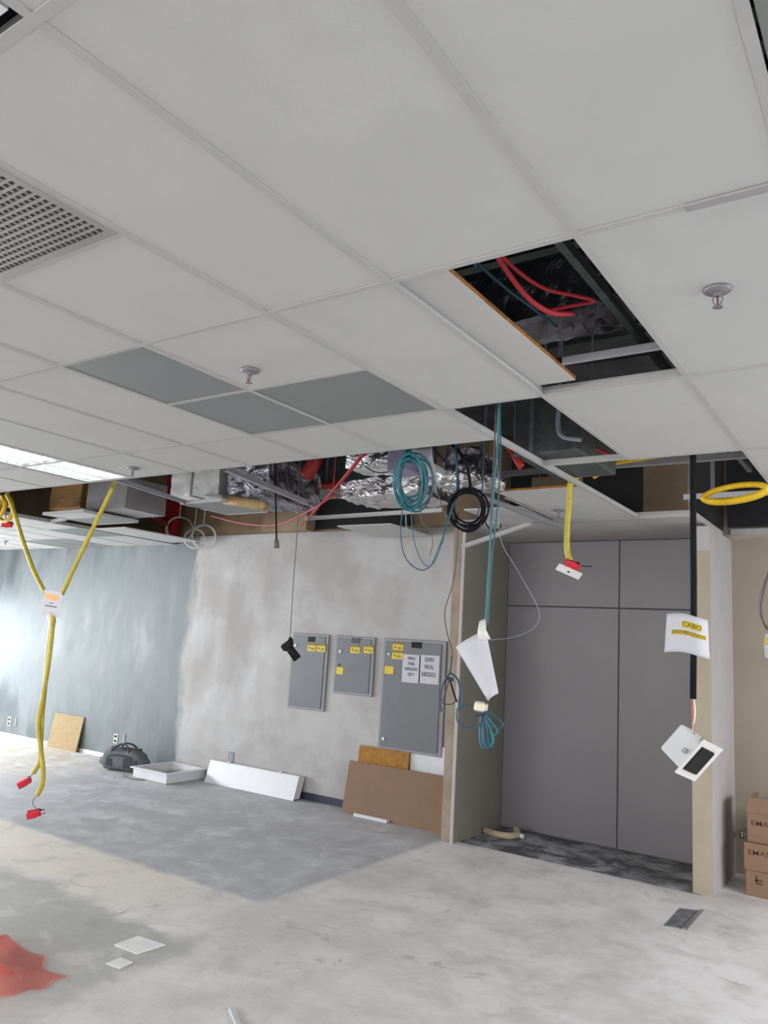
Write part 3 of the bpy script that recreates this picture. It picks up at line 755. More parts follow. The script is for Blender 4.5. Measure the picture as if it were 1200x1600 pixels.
# coil at the right
pts = []
c0 = at(1098, 777, Y=5.0); c1 = at(1196, 762, Y=4.9); ax = (c1-c0)
for k in range(61):
    a = math.pi + k/60*2*math.pi*1.5; t = .5+.5*math.cos(a); pts.append(c0+ax*t+Vector((0, .05*k/60, .045*math.sin(a))))
o = MB().tube(pts, .019, 8).build('conduit_coil', M['yellow_dark'], None, True); tag(o, 'flat loop of yellow conduit lying in the ceiling gap at right', 'conduit', G)
corr('conduit', 'short yellow conduit piece behind the long white runner', [(1085, 690, 5.1), (1062, 704, 5.1), (1005, 715, 5.1), (962, 723, 5.1), (945, 734, 5.1), (926, 745, 5.1)], .02, M['yellow_dark'], G)
# yellow drop with red box and white plate
YB = 4.85
corr('conduit', 'yellow conduit dropping over the long white runner to a red box with a white plate', [(914, 738, YB+.12), (900, 746, YB+.06), (891, 757, YB), (889, 790, YB), (886, 830, YB), (886, 860, YB), (891, 876, YB)], .02, M['yellow'], G, hang=False)

def frame_at(c, ex, ey, ez):
    ex = Vector(ex).normalized(); ey = Vector(ey); ey = (ey-ex*ey.dot(ex)).normalized(); ez2 = ex.cross(ey)
    m_ = Matrix((ex, ey, ez2)).transposed().to_4x4(); m_.translation = c; return m_
def camvec(a, b, c): return CR*a + CU*b - CF*c   # c > 0 comes towards the viewer
# socket with plate
c = at(889, 893, Y=YB)
Mx = frame_at(c, camvec(.91, -.40, -.1), camvec(.35, .80, .45), None)
th = thing('socket_outlet', 'red socket box with a white plate hanging on the yellow conduit before the niche', 'socket', c)
b = MB(); b.M = Mx; b.box(-.085, .085, -.026, .026, -.008, .008, .004); b.build('plate', M['white_plastic'], th)
b = MB(); b.M = Mx; b.box(-.045, .055, .018, .065, -.05, -.008, .006); b.build('box', M['red_plastic'], th)
for q in (-.02, .035):
    b = MB(); b.M = Mx; b.box(q-.009, q+.009, .063, .069, -.042, -.02); b.build('knockout', M['dark'], th)
b = MB(); b.M = Mx; b.box(-.012, .004, -.005, .005, .008, .010); b.build('socket_hole', M['dark'], th)
cable('wire', 'wire', [(908, 884, YB), (916, 885, YB), (925, 885, YB)], .003, M['black'], parent=th)
# hanging red sockets at the left
def red_socket(px, py, Y, ang, label, plugs):
    c = at(px, py, Y=Y)
    m_ = frame_at(c, camvec(math.cos(ang), math.sin(ang), -.2), camvec(-math.sin(ang), math.cos(ang), .3), None)
    th = thing('socket_outlet', label, 'socket', c, 'red sockets on the yellow conduits')
    b = MB(); b.M = m_; b.box(-.055, .055, -.027, .027, -.025, .025, .008); b.build('box', M['red_plastic'], th)
    b = MB(); b.M = m_; b.box(-.057, .02, -.029, -.020, -.022, .027, .003); b.build('lip', M['red_paint'], th)
    if plugs:
        for s in (-1, 1):
            b = MB(); b.M = m_; b.tube([(.052, s*.018, 0), (.085, s*.018, 0)], .004, 6); b.build('prong', M['black'], th)
        b = MB(); b.M = m_; b.box(.05, .078, -.012, .012, -.012, .012, .004); b.build('lid', M['white_plastic'], th)
    return th
red_socket(38, 1222, YC, .45, 'red socket at the end of the shorter yellow conduit, over pale concrete', False)
red_socket(53, 1271, YC-.03, .15, 'lowest red socket with black prongs, hanging just over the floor', True)
red_socket(11, 819, 4.3, -.15, 'small red socket on white plates below the yellow coil', False)
cable('wire', 'thin grey wire joining the shorter yellow conduit to the upper red socket', [(52, 1208, YC), (48, 1213, YC), (43, 1218, YC)], .004, M['grey_cable'], 'socket wires')
cable('wire', 'thin grey wire from the longer yellow conduit down to the lowest red socket', [(58, 1243, YC-.03), (52, 1250, YC-.03), (52, 1258, YC-.03), (60, 1266, YC-.03)], .003, M['grey_cable'], 'socket wires')
cable('wire', 'thin wire from the yellow coil to the small red socket below it', [(9, 803, 4.1), (9, 810, 4.2), (9, 815, 4.3)], .004, M['grey_cable'], 'socket wires')
# white plates beside the top left socket
o = MB().box(-.05, .05, -.004, .004, -.03, .03).build('switch_plate', M['white_plastic'], None, False, (0, 0, 0)); o.location = at(3, 818, Y=4.36); tag(o, 'white plate hanging left of the small red socket under the yellow coil', 'plate')

# small notice held in the yellow conduits
def sheet_fn(cs, bulge=0, Y=None, nrm=None):
    a, b, c, d = cs    # top-left, top-right, bottom-right, bottom-left
    def fn(u, v):
        p = (a*(1-u)+b*u)*(1-v)+(d*(1-u)+c*u)*v
        if bulge: p = p + nrm*bulge*math.sin(u*math.pi)
        return p
    return fn
cs = [at(69, 921, Y=YC-.035), at(97, 926, Y=YC-.035), at(93, 965, Y=YC-.03), at(66, 960, Y=YC-.03)]
fn = sheet_fn(cs); nv = (cs[1]-cs[0]).cross(cs[3]-cs[0]).normalized()
if nv.dot(EYE-cs[0]) < 0: nv = -nv
th = thing('notice', 'small white paper notice with an orange band tied where the yellow conduits meet', 'notice', cs[3])
MB().sheet(fn, 4, 4, .0006).build('sheet', M['paper'], th)
def on(fn, nv, u0, u1, v0, v1, off=.0012, nu=6, nw=2): 
    return MB().sheet(lambda u, v: fn(u0+(u1-u0)*u, v0+(v1-v0)*v)+nv*off, nu, nw, .0003)
on(fn, nv, .1, .85, .13, .36).build('orange_band', M['orange'], th)
on(fn, nv, .36, .60, .475, .505).build('printed_line', M['ink'], th)
on(fn, nv, .12, .80, .60, .64).build('printed_line', M['ink'], th)
o = MB().tube(pp([(82, 958, YC-.02), (80, 964, YC-.02), (82, 971, YC-.02), (80, 984, YC-.02)]), [.028, .034, .03, .024], 10).build('tape_wrap', M['cream_plastic'], None, True); tag(o, 'cream tape wound round the yellow conduits under the small notice', 'tape')

# teal coil under the ceiling edge
def coil(name, label, px, py, Y, rx, rz, turns, r, mat, jit, cat='cable', group=None, tail=None, seed=1):
    rnd = random.Random(seed); c = at(px, py, Y=Y); pts = []
    N = int(turns*22)
    for k in range(N+1):
        a = k/22*2*math.pi + math.pi/2; t = k/22
        s = 1+jit*math.sin(t*2.3+seed); q = 1+jit*math.cos(t*1.7+seed)
        pts.append(c+camvec(math.cos(a)*rx*s + jit*.3*rx*math.sin(t*4), math.sin(a)*rz*q - (q-1)*rz*.3, .012*math.sin(t*1.9+seed)))
    if tail: pts = [Vector((pts[0].x, pts[0].y, TOP+.004)), pts[0]+Vector((0, 0, .12))] + pts
    o = MB().tube(pts, r, 7).build(name, mat, None, True); return tag(o, label, cat, group)
YT = 3.78
coil('cable_coil', 'thick hanging coil of teal network cable under the broken ceiling edge', 641, 750, YT, .085, .14, 7, .0065, M['teal'], .22, seed=2)
coil('cable_coil', 'looser outer loops of teal cable around the thick teal coil', 648, 752, YT+.03, .10, .15, 3, .006, M['teal_dark'], .18, seed=5)
cable('cable', 'teal cable bundle by which the thick teal coil hangs', [(640, 692, YT+.03), (638, 705, YT), (634, 716, YT), (625, 728, YT)], .018, M['teal'])
o = MB().tube(pp([(628, 718, YT-.01), (642, 722, YT-.02)]), .01, 8).build('cable_tie', M['navy']); tag(o, 'dark tie round the neck of the thick teal coil', 'cable tie')
GL = 'thin cable loops hanging below the teal coil'
cable('cable', 'thin dark cable loop hanging lowest below the teal coil', [(630, 785, YT), (626, 830, YT), (632, 868, YT), (652, 889, YT), (672, 885, YT), (688, 850, YT+.02), (700, 815, YT+.05), (712, 780, YT+.08)], .0035, M['teal_dark'], GL)
cable('cable', 'thin teal cable loop just inside the lowest dark loop', [(641, 785, YT), (646, 840, YT), (658, 875, YT), (672, 885, YT), (686, 862, YT+.02), (697, 820, YT+.05), (708, 785, YT+.08)], .003, M['teal'], GL)
cable('cable', 'thin pale blue cable hanging straight down from the teal coil', [(636, 780, YT+.02), (634, 810, YT+.02), (637, 835, YT+.02)], .003, M['pale_cable'], GL)
cable('cable', 'short dark cable curling near the pier top', [(655, 735, YT+.3), (657, 790, YT+.3), (660, 815, YT+.3), (672, 830, YT+.3), (676, 850, YT+.3), (671, 868, YT+.3)], .003, M['grey_cable'], GL)
# white sheet hanging by the teal coil
o = MB().sheet(lambda u, v: at(645+u*30+v*v*12, 700-u*3+v*(32+u*28), Y=YT+.12), 6, 6, .0006).build('paper_sheet', M['paper'], None, True); tag(o, 'crumpled white paper hanging just right of the thick teal coil', 'paper')

# black coil
YK = 4.05
coil('cable_coil', 'thick black cable coil hanging in front of the pier top', 731, 795, YK, .105, .11, 7, .0062, M['black'], .20, seed=3)
cable('cable', 'black cable dropping from the ceiling edge to the black coil', [(700, 688, YK), (722, 712, YK), (732, 740, YK), (736, 768, YK)], .010, M['black'], 'dark cables feeding the black coil')
cable('cable', 'dark blue cable dropping beside the black one to the coil', [(713, 690, YK), (714, 730, YK), (716, 765, YK), (706, 795, YK)], .008, M['navy'], 'dark cables feeding the black coil')
cable('cable', 'black cable running from the coil in a small loop to the right', [(752, 790, YK), (758, 815, YK), (768, 828, YK), (780, 826, YK), (783, 818, YK)], .004, M['black'])
cable('cable', 'teal strand rising along the left side of the black coil', [(712, 700, YK-.03), (714, 760, YK-.03), (706, 790, YK-.03), (698, 818, YK-.03), (690, 850, YK-.03)], .006, M['teal_dark'])
for lb, l_, r, mt_ in (('thin black cable drooping from the ceiling edge between the teal and the black coil', [(672, 690, 4.0), (690, 715, 4.1), (716, 735, 4.3), (748, 742, 4.5), (775, 735, 4.6)], .0045, 'black'),
        ('thin navy cable hanging straight behind the black coil', [(752, 688, 4.15), (755, 730, 4.15), (752, 775, 4.15), (744, 815, 4.15)], .004, 'navy'),
        ('thin grey cable running from the foil elbow down past the pier edge', [(676, 742, 4.2), (684, 770, 4.2), (694, 800, 4.2), (706, 822, 4.2)], .0035, 'grey_cable'),
        ('thin black cable hanging in front of the long dark duct', [(560, 700, 4.4), (568, 725, 4.5), (590, 738, 4.6), (625, 735, 4.6)], .004, 'black'),
        ('thin teal cable looping out right of the black coil', [(738, 760, 4.1), (752, 772, 4.1), (757, 795, 4.1), (750, 825, 4.1)], .003, 'teal_dark')):
    cable('cable', lb, l_, r, M[mt_], 'stray thin cables around the coils')
# brown cable with the navy bundle on the pier
YP = 4.3
cable('cable', 'thin brown cable curving down in front of the pier', [(716, 800, YP), (714, 860, YP), (708, 910, YP), (695, 955, YP), (699, 990, YP), (707, 1020, YP), (703, 1050, YP)], .0035, M['brown_cable'])
th = thing('cable_bundle', 'dark blue cable bundle knotted in front of the pier beside the grey cabinet', 'cable', at(703, 1050, Y=YP))
for k, (l_, mt_) in enumerate(([[(706, 1026), (703, 1050), (692, 1070), (688, 1095), (690, 1112)], 'navy'], [[(703, 1050), (716, 1062), (722, 1090), (718, 1108)], 'teal_dark'], [[(702, 1060), (697, 1080), (691, 1098), (706, 1100), (712, 1094)], 'brown_cable'], [[(702, 1058), (708, 1080), (714, 1097)], 'black'], [[(703, 1052), (694, 1064), (689, 1085), (688, 1105)], 'teal_dark'], [[(704, 1052), (714, 1060), (719, 1080), (717, 1100), (718, 1113)], 'navy'])):
    cable('strand', '', [(a, b, YP+.004*k) for a, b in l_], .0055 if k in (0, 3, 5) else .004, M[mt_], parent=th)
o_ = MB().tube(pp([(698, 1060, YP-.01), (708, 1062, YP-.01)]), .011, 8).build('tie', M['navy'], th)

# teal cable with the white connector and paper
YQ = 3.15
for k, (dx, r) in enumerate(((0, .0048), (4, .004))):
    cable('cable', ('thick teal cable' if k == 0 else 'second teal cable') + ' hanging from the square opening ' + ('to the folded white paper' if k == 0 else 'right beside the thick one'), [(780+dx*.3, 640, YQ+.03*k), (778+dx, 690, YQ+.03*k), (772+dx*2, 760, YQ+.03*k), (769+dx*2, 800, YQ+.03*k), (764+dx, 880, YQ+.03*k), (758+dx, 985, YQ+.03*k)], r, M['teal'] if k == 0 else M['teal_dark'], 'teal cables hanging from the square opening')
cable('cable', 'thin brown cable hanging close right of the teal cables', [(774, 660, YQ+.1), (771, 730, YQ+.1), (767, 800, YQ+.1), (766, 870, YQ+.1), (762, 940, YQ+.1), (760, 1000, YQ+.1), (757, 1090, YQ+.1)], .004, M['brown_cable'])
cable('cable', 'fine pale blue cable bowing out to the right before the grey panels', [(776, 690, YQ+.2), (779, 760, YQ+.2), (782, 840, YQ+.2), (808, 890, YQ+.2), (836, 940, YQ+.2), (843, 965, YQ+.2), (830, 984, YQ+.2), (800, 996, YQ+.2), (766, 1000, YQ+.2)], .0016, M['pale_cable'])
cs = [at(712, 1011, Y=YQ-.03), at(759, 984, Y=YQ-.03), at(779, 1083, Y=YQ-.03), at(763, 1096, Y=YQ-.03)]
nv = (cs[1]-cs[0]).cross(cs[3]-cs[0]).normalized()
if nv.dot(EYE-cs[0]) < 0: nv = -nv
fnp = sheet_fn(cs, .02, None, nv)
th = thing('folded_paper', 'folded blank white paper hanging on the teal cable before the niche', 'paper', cs[2])
MB().sheet(fnp, 8, 10, .0008).build('sheet', M['paper'], th, True)
c = at(755, 980, Y=YQ-.02)
MB().tube(pp([(757, 1000, YQ-.03), (753, 985, YQ-.03), (754, 973, YQ-.02), (757, 968, YQ-.01)]), [.030, .02, .016, .006], 8).build('taped_top', M['wrap'], th, True)
c = at(750, 1104, Y=YQ)
m_ = frame_at(c, camvec(.97, -.15, .15), camvec(.15, .97, .1), None)
th = thing('connector', 'cream plastic junction box between the folded paper and the teal knot', 'connector', c)
b = MB(); b.M = m_; b.box(-.026, .024, -.019, .019, -.02, .02, .008); b.build('body', M['cream_plastic'], th)
b = MB(); b.M = m_; b.box(.02, .034, -.012, .016, -.014, .014, .004); b.build('collar', M['white_plastic'], th)
# teal knot
th = thing('cable_bundle', 'bright teal cable knot hanging lowest before the grey panels', 'cable', at(752, 1112, Y=YQ))
for k, (l_, mt_, r) in enumerate(([[(753, 1115), (751, 1135), (751, 1160), (757, 1168), (766, 1160), (766, 1140), (757, 1116)], 'teal', .007],
    [[(754, 1115), (755, 1140), (757, 1162), (764, 1166), (770, 1158), (766, 1140), (756, 1118)], 'teal', .007],
    [[(755, 1116), (762, 1145), (763, 1164)], 'teal_dark', .006], [[(755, 1117), (757, 1145), (761, 1172)], 'navy', .004],
    [[(752, 1118), (750, 1130), (740, 1138), (725, 1137), (715, 1128), (714, 1110), (722, 1103), (738, 1102)], 'teal_dark', .004],
    [[(756, 1112), (770, 1116), (781, 1124), (786, 1133), (778, 1138), (766, 1132), (757, 1118)], 'teal_dark', .004],
    [[(757, 1114), (768, 1128), (778, 1142), (771, 1150)], 'teal', .005])):
    cable('strand', '', [(a, b, YQ-.006*k+.01) for a, b in l_], r, M[mt_], parent=th)
MB().tube(pp([(743, 1118, YQ-.03), (757, 1115, YQ-.03)]), .006, 8).build('tie', M['navy'], th)

# black cord with plug; grey cord with the black spotlight
th = thing('power_cord', 'thin black cord with a small grey plug hanging against the wall top', 'cord', at(432, 855, Y=4.6))
cable('cord', '', [(430, 735, 4.6), (431, 790, 4.6), (432, 846, 4.6)], .007, M['black'], parent=th)
MB().tube(pp([(432, 842, 4.6), (432, 847, 4.6), (432, 856, 4.6)]), [.012, .02, .024], 8).build('plug', M['grey_cable'], th, True)
YS = 4.6
th = thing('spotlight', 'black spotlight dangling on a thin grey wire by the left electrical cabinet', 'spotlight', at(453, 1020, Y=YS))
cable('wire', '', [(467, 745, YS), (466, 800, YS), (463, 850, YS), (459, 900, YS), (456, 950, YS), (453, 1000, YS)], .004, M['grey_cable'], parent=th)
c = at(449, 1010, Y=YS); ax = camvec(.60, -.80, .05)
m_ = frame_at(c, camvec(.80, .60, 0), ax, None)
b = MB(); b.M = m_; b.box(-.04, .05, -.035, .02, -.035, .035, .01); b.build('gear_box', M['black_plastic'], th)
b = MB(); b.M = m_; b.tube([(0.005, 0, 0), (0.005, .05, 0), (.005, .125, 0)], [.03, .032, .034], 14); b.build('barrel', M['black_plastic'], th, True)
b = MB(); b.M = m_; b.tube([(.005, .125, 0), (.005, .1265, 0)], .029, 14); b.build('lens', M['yellow_label'], th)
for q in ((-.035, -.03), (-.035, .015), (.04, -.03)):
    b = MB(); b.M = m_; b.box(q[0]-.01, q[0]+.012, q[1]-.012, q[1]+.008, .03, .045, .003); b.build('clip', M['galv'], th)
b = MB(); b.M = m_; b.box(.04, .065, -.045, -.005, -.02, .02, .006); b.build('adapter', M['black_plastic'], th)

# black conduit with the sign and the hanging box
YV = 4.45
th = thing('conduit', 'thick black conduit hanging straight down before the right pier', 'conduit', at(1084, 1092, Y=YV))
MB().tube(hung(pp([(1083, 700, YV), (1083, 800, YV), (1084, 900, YV), (1084, 1000, YV), (1083, 1092, YV)])), .017, 12).build('sleeve', M['black'], th, True)
cable('wire', '', [(1083, 1092, YV), (1081, 1110, YV), (1084, 1130, YV), (1085, 1148, YV)], .004, M['pink_cable'], parent=th)
cable('wire', '', [(1084, 1092, YV), (1086, 1112, YV), (1084, 1132, YV), (1085, 1152, YV)], .004, M['cream_plastic'], parent=th)
# sign
TL, TR, BR, BL = (1042, 959), (1106, 969), (1109, 1030), (1038, 1019)
def signfn(u, v, off=0):
    # flat for most of its width, curling back at the right edge
    px = TL[0]*(1-v)+BL[0]*v; py = TL[1]*(1-v)+BL[1]*v
    qx = TR[0]*(1-v)+BR[0]*v; qy = TR[1]*(1-v)+BR[1]*v
    k = max(0, (u-.66)/.34); mid = (px+(qx-px)*u, (py+(qy-py)*u) - 6*math.sin(min(1, u/.7)*math.pi)*.3 + (0))
    return at(mid[0], mid[1]-(5*math.sin(u*math.pi) if u < 1 else 0)*.6, Y=YV-.025+.05*k*k+off)
th = thing('notice', 'white paper notice lettered CABO DESENERGIZADO on the black conduit', 'notice', signfn(.6, 1))
MB().sheet(signfn, 20, 8, .0006).build('sheet', M['paper'], th, True)
MB().sheet(lambda u, v: signfn(.37+.48*u, .19+.17*v, -.0015), 10, 2, .0002).build('highlight', M['highlight'], th, True)
MB().sheet(lambda u, v: signfn(.14+.80*u, .43+.12*v, -.0015), 12, 2, .0002).build('highlight', M['highlight'], th, True)
lettering(th, 'CABO', .2, lambda x, y: signfn(.61+x, .275-y*.8, -.003), M['ink_olive'], .46, bold=.004)
lettering(th, 'DESENERGIZADO', .15, lambda x, y: signfn(.54+x, .49-y*.8, -.003), M['ink_olive'], .78, bold=.003)
# hanging flanged box
c = at(1091, 1188, Y=YV-.02)
cv = camvec(.38, -.45, .81).normalized(); av = camvec(.72, -.42, -.57); av = (av-cv*av.dot(cv)).normalized(); bv = cv.cross(av)
mx = Matrix((av, bv, cv)).transposed().to_4x4(); mx.translation = c
th = thing('light_fixture', 'white flanged fixture box with a black opening hanging below the black conduit', 'light fixture', c)
b = MB(); b.M = mx; b.box(-.072, .072, -.088, .088, -.165, -.004, .010); b.build('housing', M['white_metal'], th)
b = MB(); b.M = mx
for a in ((-.095, .115, -.115, -.076), (-.095, .115, .076, .115), (-.095, -.066, -.076, .076), (.066, .115, -.076, .076)): b.box(*a, -.004, .002)
b.build('flange', M['white_plastic'], th)
b = MB(); b.M = mx; b.box(-.066, .066, -.076, .076, -.003, .012, .004); b.build('opening', M['black_plastic'], th)
b = MB(); b.M = mx; b.box(-.102, -.07, -.012, .012, -.05, -.030, .003); b.build('spring_clip', M['galv'], th)
b = MB(); b.M = mx; b.box(-.03, .03, .086, .106, -.05, -.030, .003); b.build('spring_clip', M['galv'], th)
cable('wire', '', [(1085, 1144, YV), (1084, 1152, YV-.01), (1086, 1158, YV-.02)], .003, M['grey_cable'], parent=th)

# right edge: cable and sheet
cable('cable', 'brown cable loop hanging at the right edge before the beige wall', [(1204, 800, 5.2), (1203, 880, 5.2), (1194, 920, 5.2), (1189, 950, 5.2), (1194, 975, 5.2), (1206, 990, 5.2)], .006, M['brown_cable'])
cable('cable', 'thin grey cable loop just left of the brown one at the right edge', [(1203, 890, 5.25), (1189, 925, 5.25), (1186, 955, 5.25), (1193, 972, 5.25), (1206, 985, 5.25)], .003, M['grey_cable'])
th = thing('notice', 'white paper with a yellow mark cut off by the right edge', 'notice', at(1200, 1028, Y=5.1))
fn = lambda u, v: at(1196+u*50-2*math.sin(v*math.pi), 990+v*38+u*4, Y=5.1+.02*math.sin(v*3))
MB().sheet(fn, 8, 8, .0006).build('sheet', M['paper'], th, True)
MB().sheet(lambda u, v: fn(.03+.5*u, .15+.3*v)+Vector((0, -.003, 0)), 4, 4, .0002).build('highlight', M['highlight'], th, True)

# ------------------------------------------------------------------ electrical cabinets
def onwall(px, py, Y=WY): p = at(px, py, Y=Y); return p.x, p.z
GC = 'grey electrical cabinets on the wall'
def sticker(th, px, py, w_, h_, face):
    x, z = onwall(px, py, face)
    s = bx(x-w_/2, x+w_/2, face-.002, face, z-h_/2, z+h_/2).build('warning_sticker', M['yellow_label'], th)
    bx(x-w_/2, x+w_/2, face-.003, face-.002, z+h_*.22, z+h_/2).build('heading_band', M['label_band'], s)
    b = MB(); b.slab([(x-w_*.36, face-.002, z-h_*.2), (x-w_*.16, face-.002, z-h_*.2), (x-w_*.26, face-.002, z+h_*.08)], (0, -.001, 0)); b.build('triangle', M['ink'], s)
    b = MB()
    for k in range(3): b.box(x-w_*.06, x+w_*.36, face-.003, face-.002, z-h_*(.08+.1*k)-.004, z-h_*(.08+.1*k)+.002)
    b.build('print', M['label_band'], s)
def cabinet(label, tl, br, fr):
    x0, z1 = onwall(*tl); x1, z0 = onwall(*br)
    th = thing('electrical_cabinet', label, 'electrical cabinet', ((x0+x1)/2, WY, z0), GC)
    bx(x0, x1, WY-.03, WY, z0, z1, .006).build('frame', M['grey_frame'], th)
    face = WY-.04
    bx(x0+fr, x1-fr*1.6, face, WY-.03, z0+fr, z1-fr, .003).build('door', M['grey_box'], th)
    return th, x0, x1, z0, z1, face
def spot(th, name, px, py, w_, h_, face, mat, d=.004):
    x, z = onwall(px, py, face); return bx(x-w_/2, x+w_/2, face-d, face, z-h_/2, z+h_/2, .001).build(name, M[mat], th)
th, *_r_, face = cabinet('tall narrow grey electrical cabinet at left, beside the black spotlight', (460, 989), (508, 1112), .025)
spot(th, 'name_plate', 487, 999, .10, .055, face, 'black_plastic')
sticker(th, 487, 1011, .12, .09, face); sticker(th, 502, 1012, .12, .09, face)
spot(th, 'lock', 462, 1008, .03, .03, face, 'white_metal', .012)
th, *_r_, face = cabinet('short grey electrical cabinet in the middle of the three', (528, 993), (583, 1089), .025)
spot(th, 'name_plate', 556, 1001, .11, .055, face, 'skirt')
sticker(th, 555, 1014, .12, .09, face); sticker(th, 576, 1014, .12, .09, face)
spot(th, 'lock', 532, 1018, .03, .03, face, 'white_metal', .012); spot(th, 'keyhole', 530, 1039, .022, .025, face, 'dark', .003)
spot(th, 'yellow_tag', 531, 1048, .095, .075, face, 'yellow_label')
th, x0, x1, z0, z1, face = cabinet('largest grey electrical cabinet at right, with two printed white sheets', (602, 997), (692, 1184), .03)
spot(th, 'name_plate', 651, 1008, .12, .06, face, 'black_plastic')
sticker(th, 622, 1010, .13, .09, face); sticker(th, 621, 1023, .13, .09, face)
spot(th, 'lock', 608, 1022, .03, .02, face, 'white_metal', .012); spot(th, 'lock', 599, 1154, .03, .03, face, 'white_metal', .012)
spot(th, 'yellow_tag', 608, 1047, .11, .08, face, 'yellow_label')
for (ax_, ay, bx_, by, lines, hs) in ((630, 1022, 655.5, 1068, ['PERIGO', 'PAINEL', 'ENERGIZADO', '220 V'], .042), (656, 1023, 685, 1070, ['QUADRO', 'PARCIAL', 'ENERGIZADO'], .058)):
    xa, za = onwall(ax_, ay, face); xb, zb = onwall(bx_, by, face)
    s = bx(xa, xb, face-.002, face, zb, za).build('printed_sheet', M['paper'], th)
    s['label'] = 'white sheet with bold black lettering'
    n = len(lines); W = xb-xa
    for k, t in enumerate(lines):
        zc = za-(za-zb)*((.14+.19*k) if n == 4 else (.155+.263*k)); wd = W*{'PERIGO': .42, 'PAINEL': .38, '220 V': .36, 'QUADRO': .48, 'PARCIAL': .46}.get(t, .72)
        cx = (xa+xb)/2
        lettering(s, t, hs, lambda x, y, cx=cx, zc=zc: (cx+x, face-.0028, zc+y), M['ink'], wd, bold=.0012)

# outlets on the long wall
def outlet(px, py, w_, h_, label, kind):
    x, z = onwall(px, py)
    th = thing('wall_outlet', label, 'wall outlet', (x, WY, z), 'outlets along the long wall')
    bx(x-w_/2, x+w_/2, WY-.008, WY, z-h_/2, z+h_/2, .002).build('plate', M['grey_frame'] if kind else M['white_plastic'], th)
    for s in (-1, 1):
        bx(x-w_*.28, x+w_*.28, WY-.011, WY-.008, z+s*h_*.24-h_*.13, z+s*h_*.24+h_*.13).build('socket', M['dark'] if not kind else M['tee_grey'], th)
outlet(15, 1127, .08, .13, 'pale open outlet at far left on the blue-grey wall', False)
outlet(25, 1128, .05, .13, 'narrow grey outlet right of the far left open one', True)
outlet(181, 1154, .08, .12, 'pale open outlet above the left end of the duffel bag', False)
outlet(194, 1155, .05, .13, 'narrow grey outlet above the duffel bag handles', True)
outlet(361, 1185, .09, .15, 'grey outlet above the leaning white fixture', True)

# ------------------------------------------------------------------ things on the floor
# leaning boards
def leaning(name, label, cat, bl, br, h, lean, t, mat, group=None, z0=0.0, ya=None):
    # foot from bl to br (X), leaning back against the wall at its top
    ya = WY-.004-lean-t if ya is None else ya; b = MB()
    b.slab([(bl, ya, z0), (br, ya, z0), (br, ya+lean, z0+h), (bl, ya+lean, z0+h)], (0, t, 0))
    o = b.build(name, mat); return tag(o, label, cat, group)
leaning('wood_board', 'square tan wood board leaning on the blue-grey wall at left', 'board', at(70, 1165, Y=6.74).x, at(115, 1175, Y=6.74).x, .46, .07, .018, M['ply'])
xb0, xb1 = -4.91, pl-.02
leaning('hardboard_sheet', 'large brown hardboard sheet leaning below the largest cabinet', 'board', xb0, xb1, .50, .09, .006, M['hardboard'], ya=6.66)
leaning('wood_plank', 'ochre board standing behind the brown hardboard sheet', 'board', at(560, 1180, Y=6.8).x, at(638, 1190, Y=6.8).x, .655, .05, .02, M['osb'], ya=6.762)
leaning('white_board', 'white board behind the brown hardboard, next to the ochre board', 'board', at(641, 1190, Y=6.84).x, pl-.02, .75, .012, .014, M['white_metal'])
o = bx(at(560, 1272, Y=6.70).x, at(612, 1283, Y=6.70).x, 6.61, 6.655, 0, .03, .004).build('white_strip', M['white_metal']); tag(o, 'short white strip lying at the foot of the brown hardboard', 'strip')
# leaning light housing
xa, xb = at(319, 1220, Y=6.68).x, at(458, 1250, Y=6.68).x
th = thing('light_housing', 'long white light housing lying on its side against the wall', 'light housing', ((xa+xb)/2, 6.72, 0))
b = MB(); dy = .07
b.slab([(xa, 6.68, 0.002), (xb, 6.68, .002), (xb, 6.68+dy, .24), (xa, 6.68+dy, .24)], (0, .012, .0)); b.build('face', M['white_metal'], th)
for (q0, q1) in ((xa, xa+.012), (xb-.012, xb)):
    b = MB(); b.slab([(q0, 6.69, .002), (q0, 6.69+dy, .24), (q0, 6.76+.09, .225), (q0, 6.78, .002)], (q1-q0, 0, 0)); b.build('end_cap', M['white_metal'], th)
bx(xa, xb, 6.69, 6.78, 0, .012).build('side', M['white_metal'], th)
b = MB(); b.slab([(xa, 6.68+dy, .24), (xb, 6.68+dy, .24), (xb, 6.85, .23), (xa, 6.85, .23)], (0, 0, .008)); b.build('side', M['white_metal'], th)
for q in (.22, .8): bx(xa+(xb-xa)*q-.02, xa+(xb-xa)*q+.02, 6.745, 6.775, .236, .262, .002).build('clip', M['white_plastic'], th)
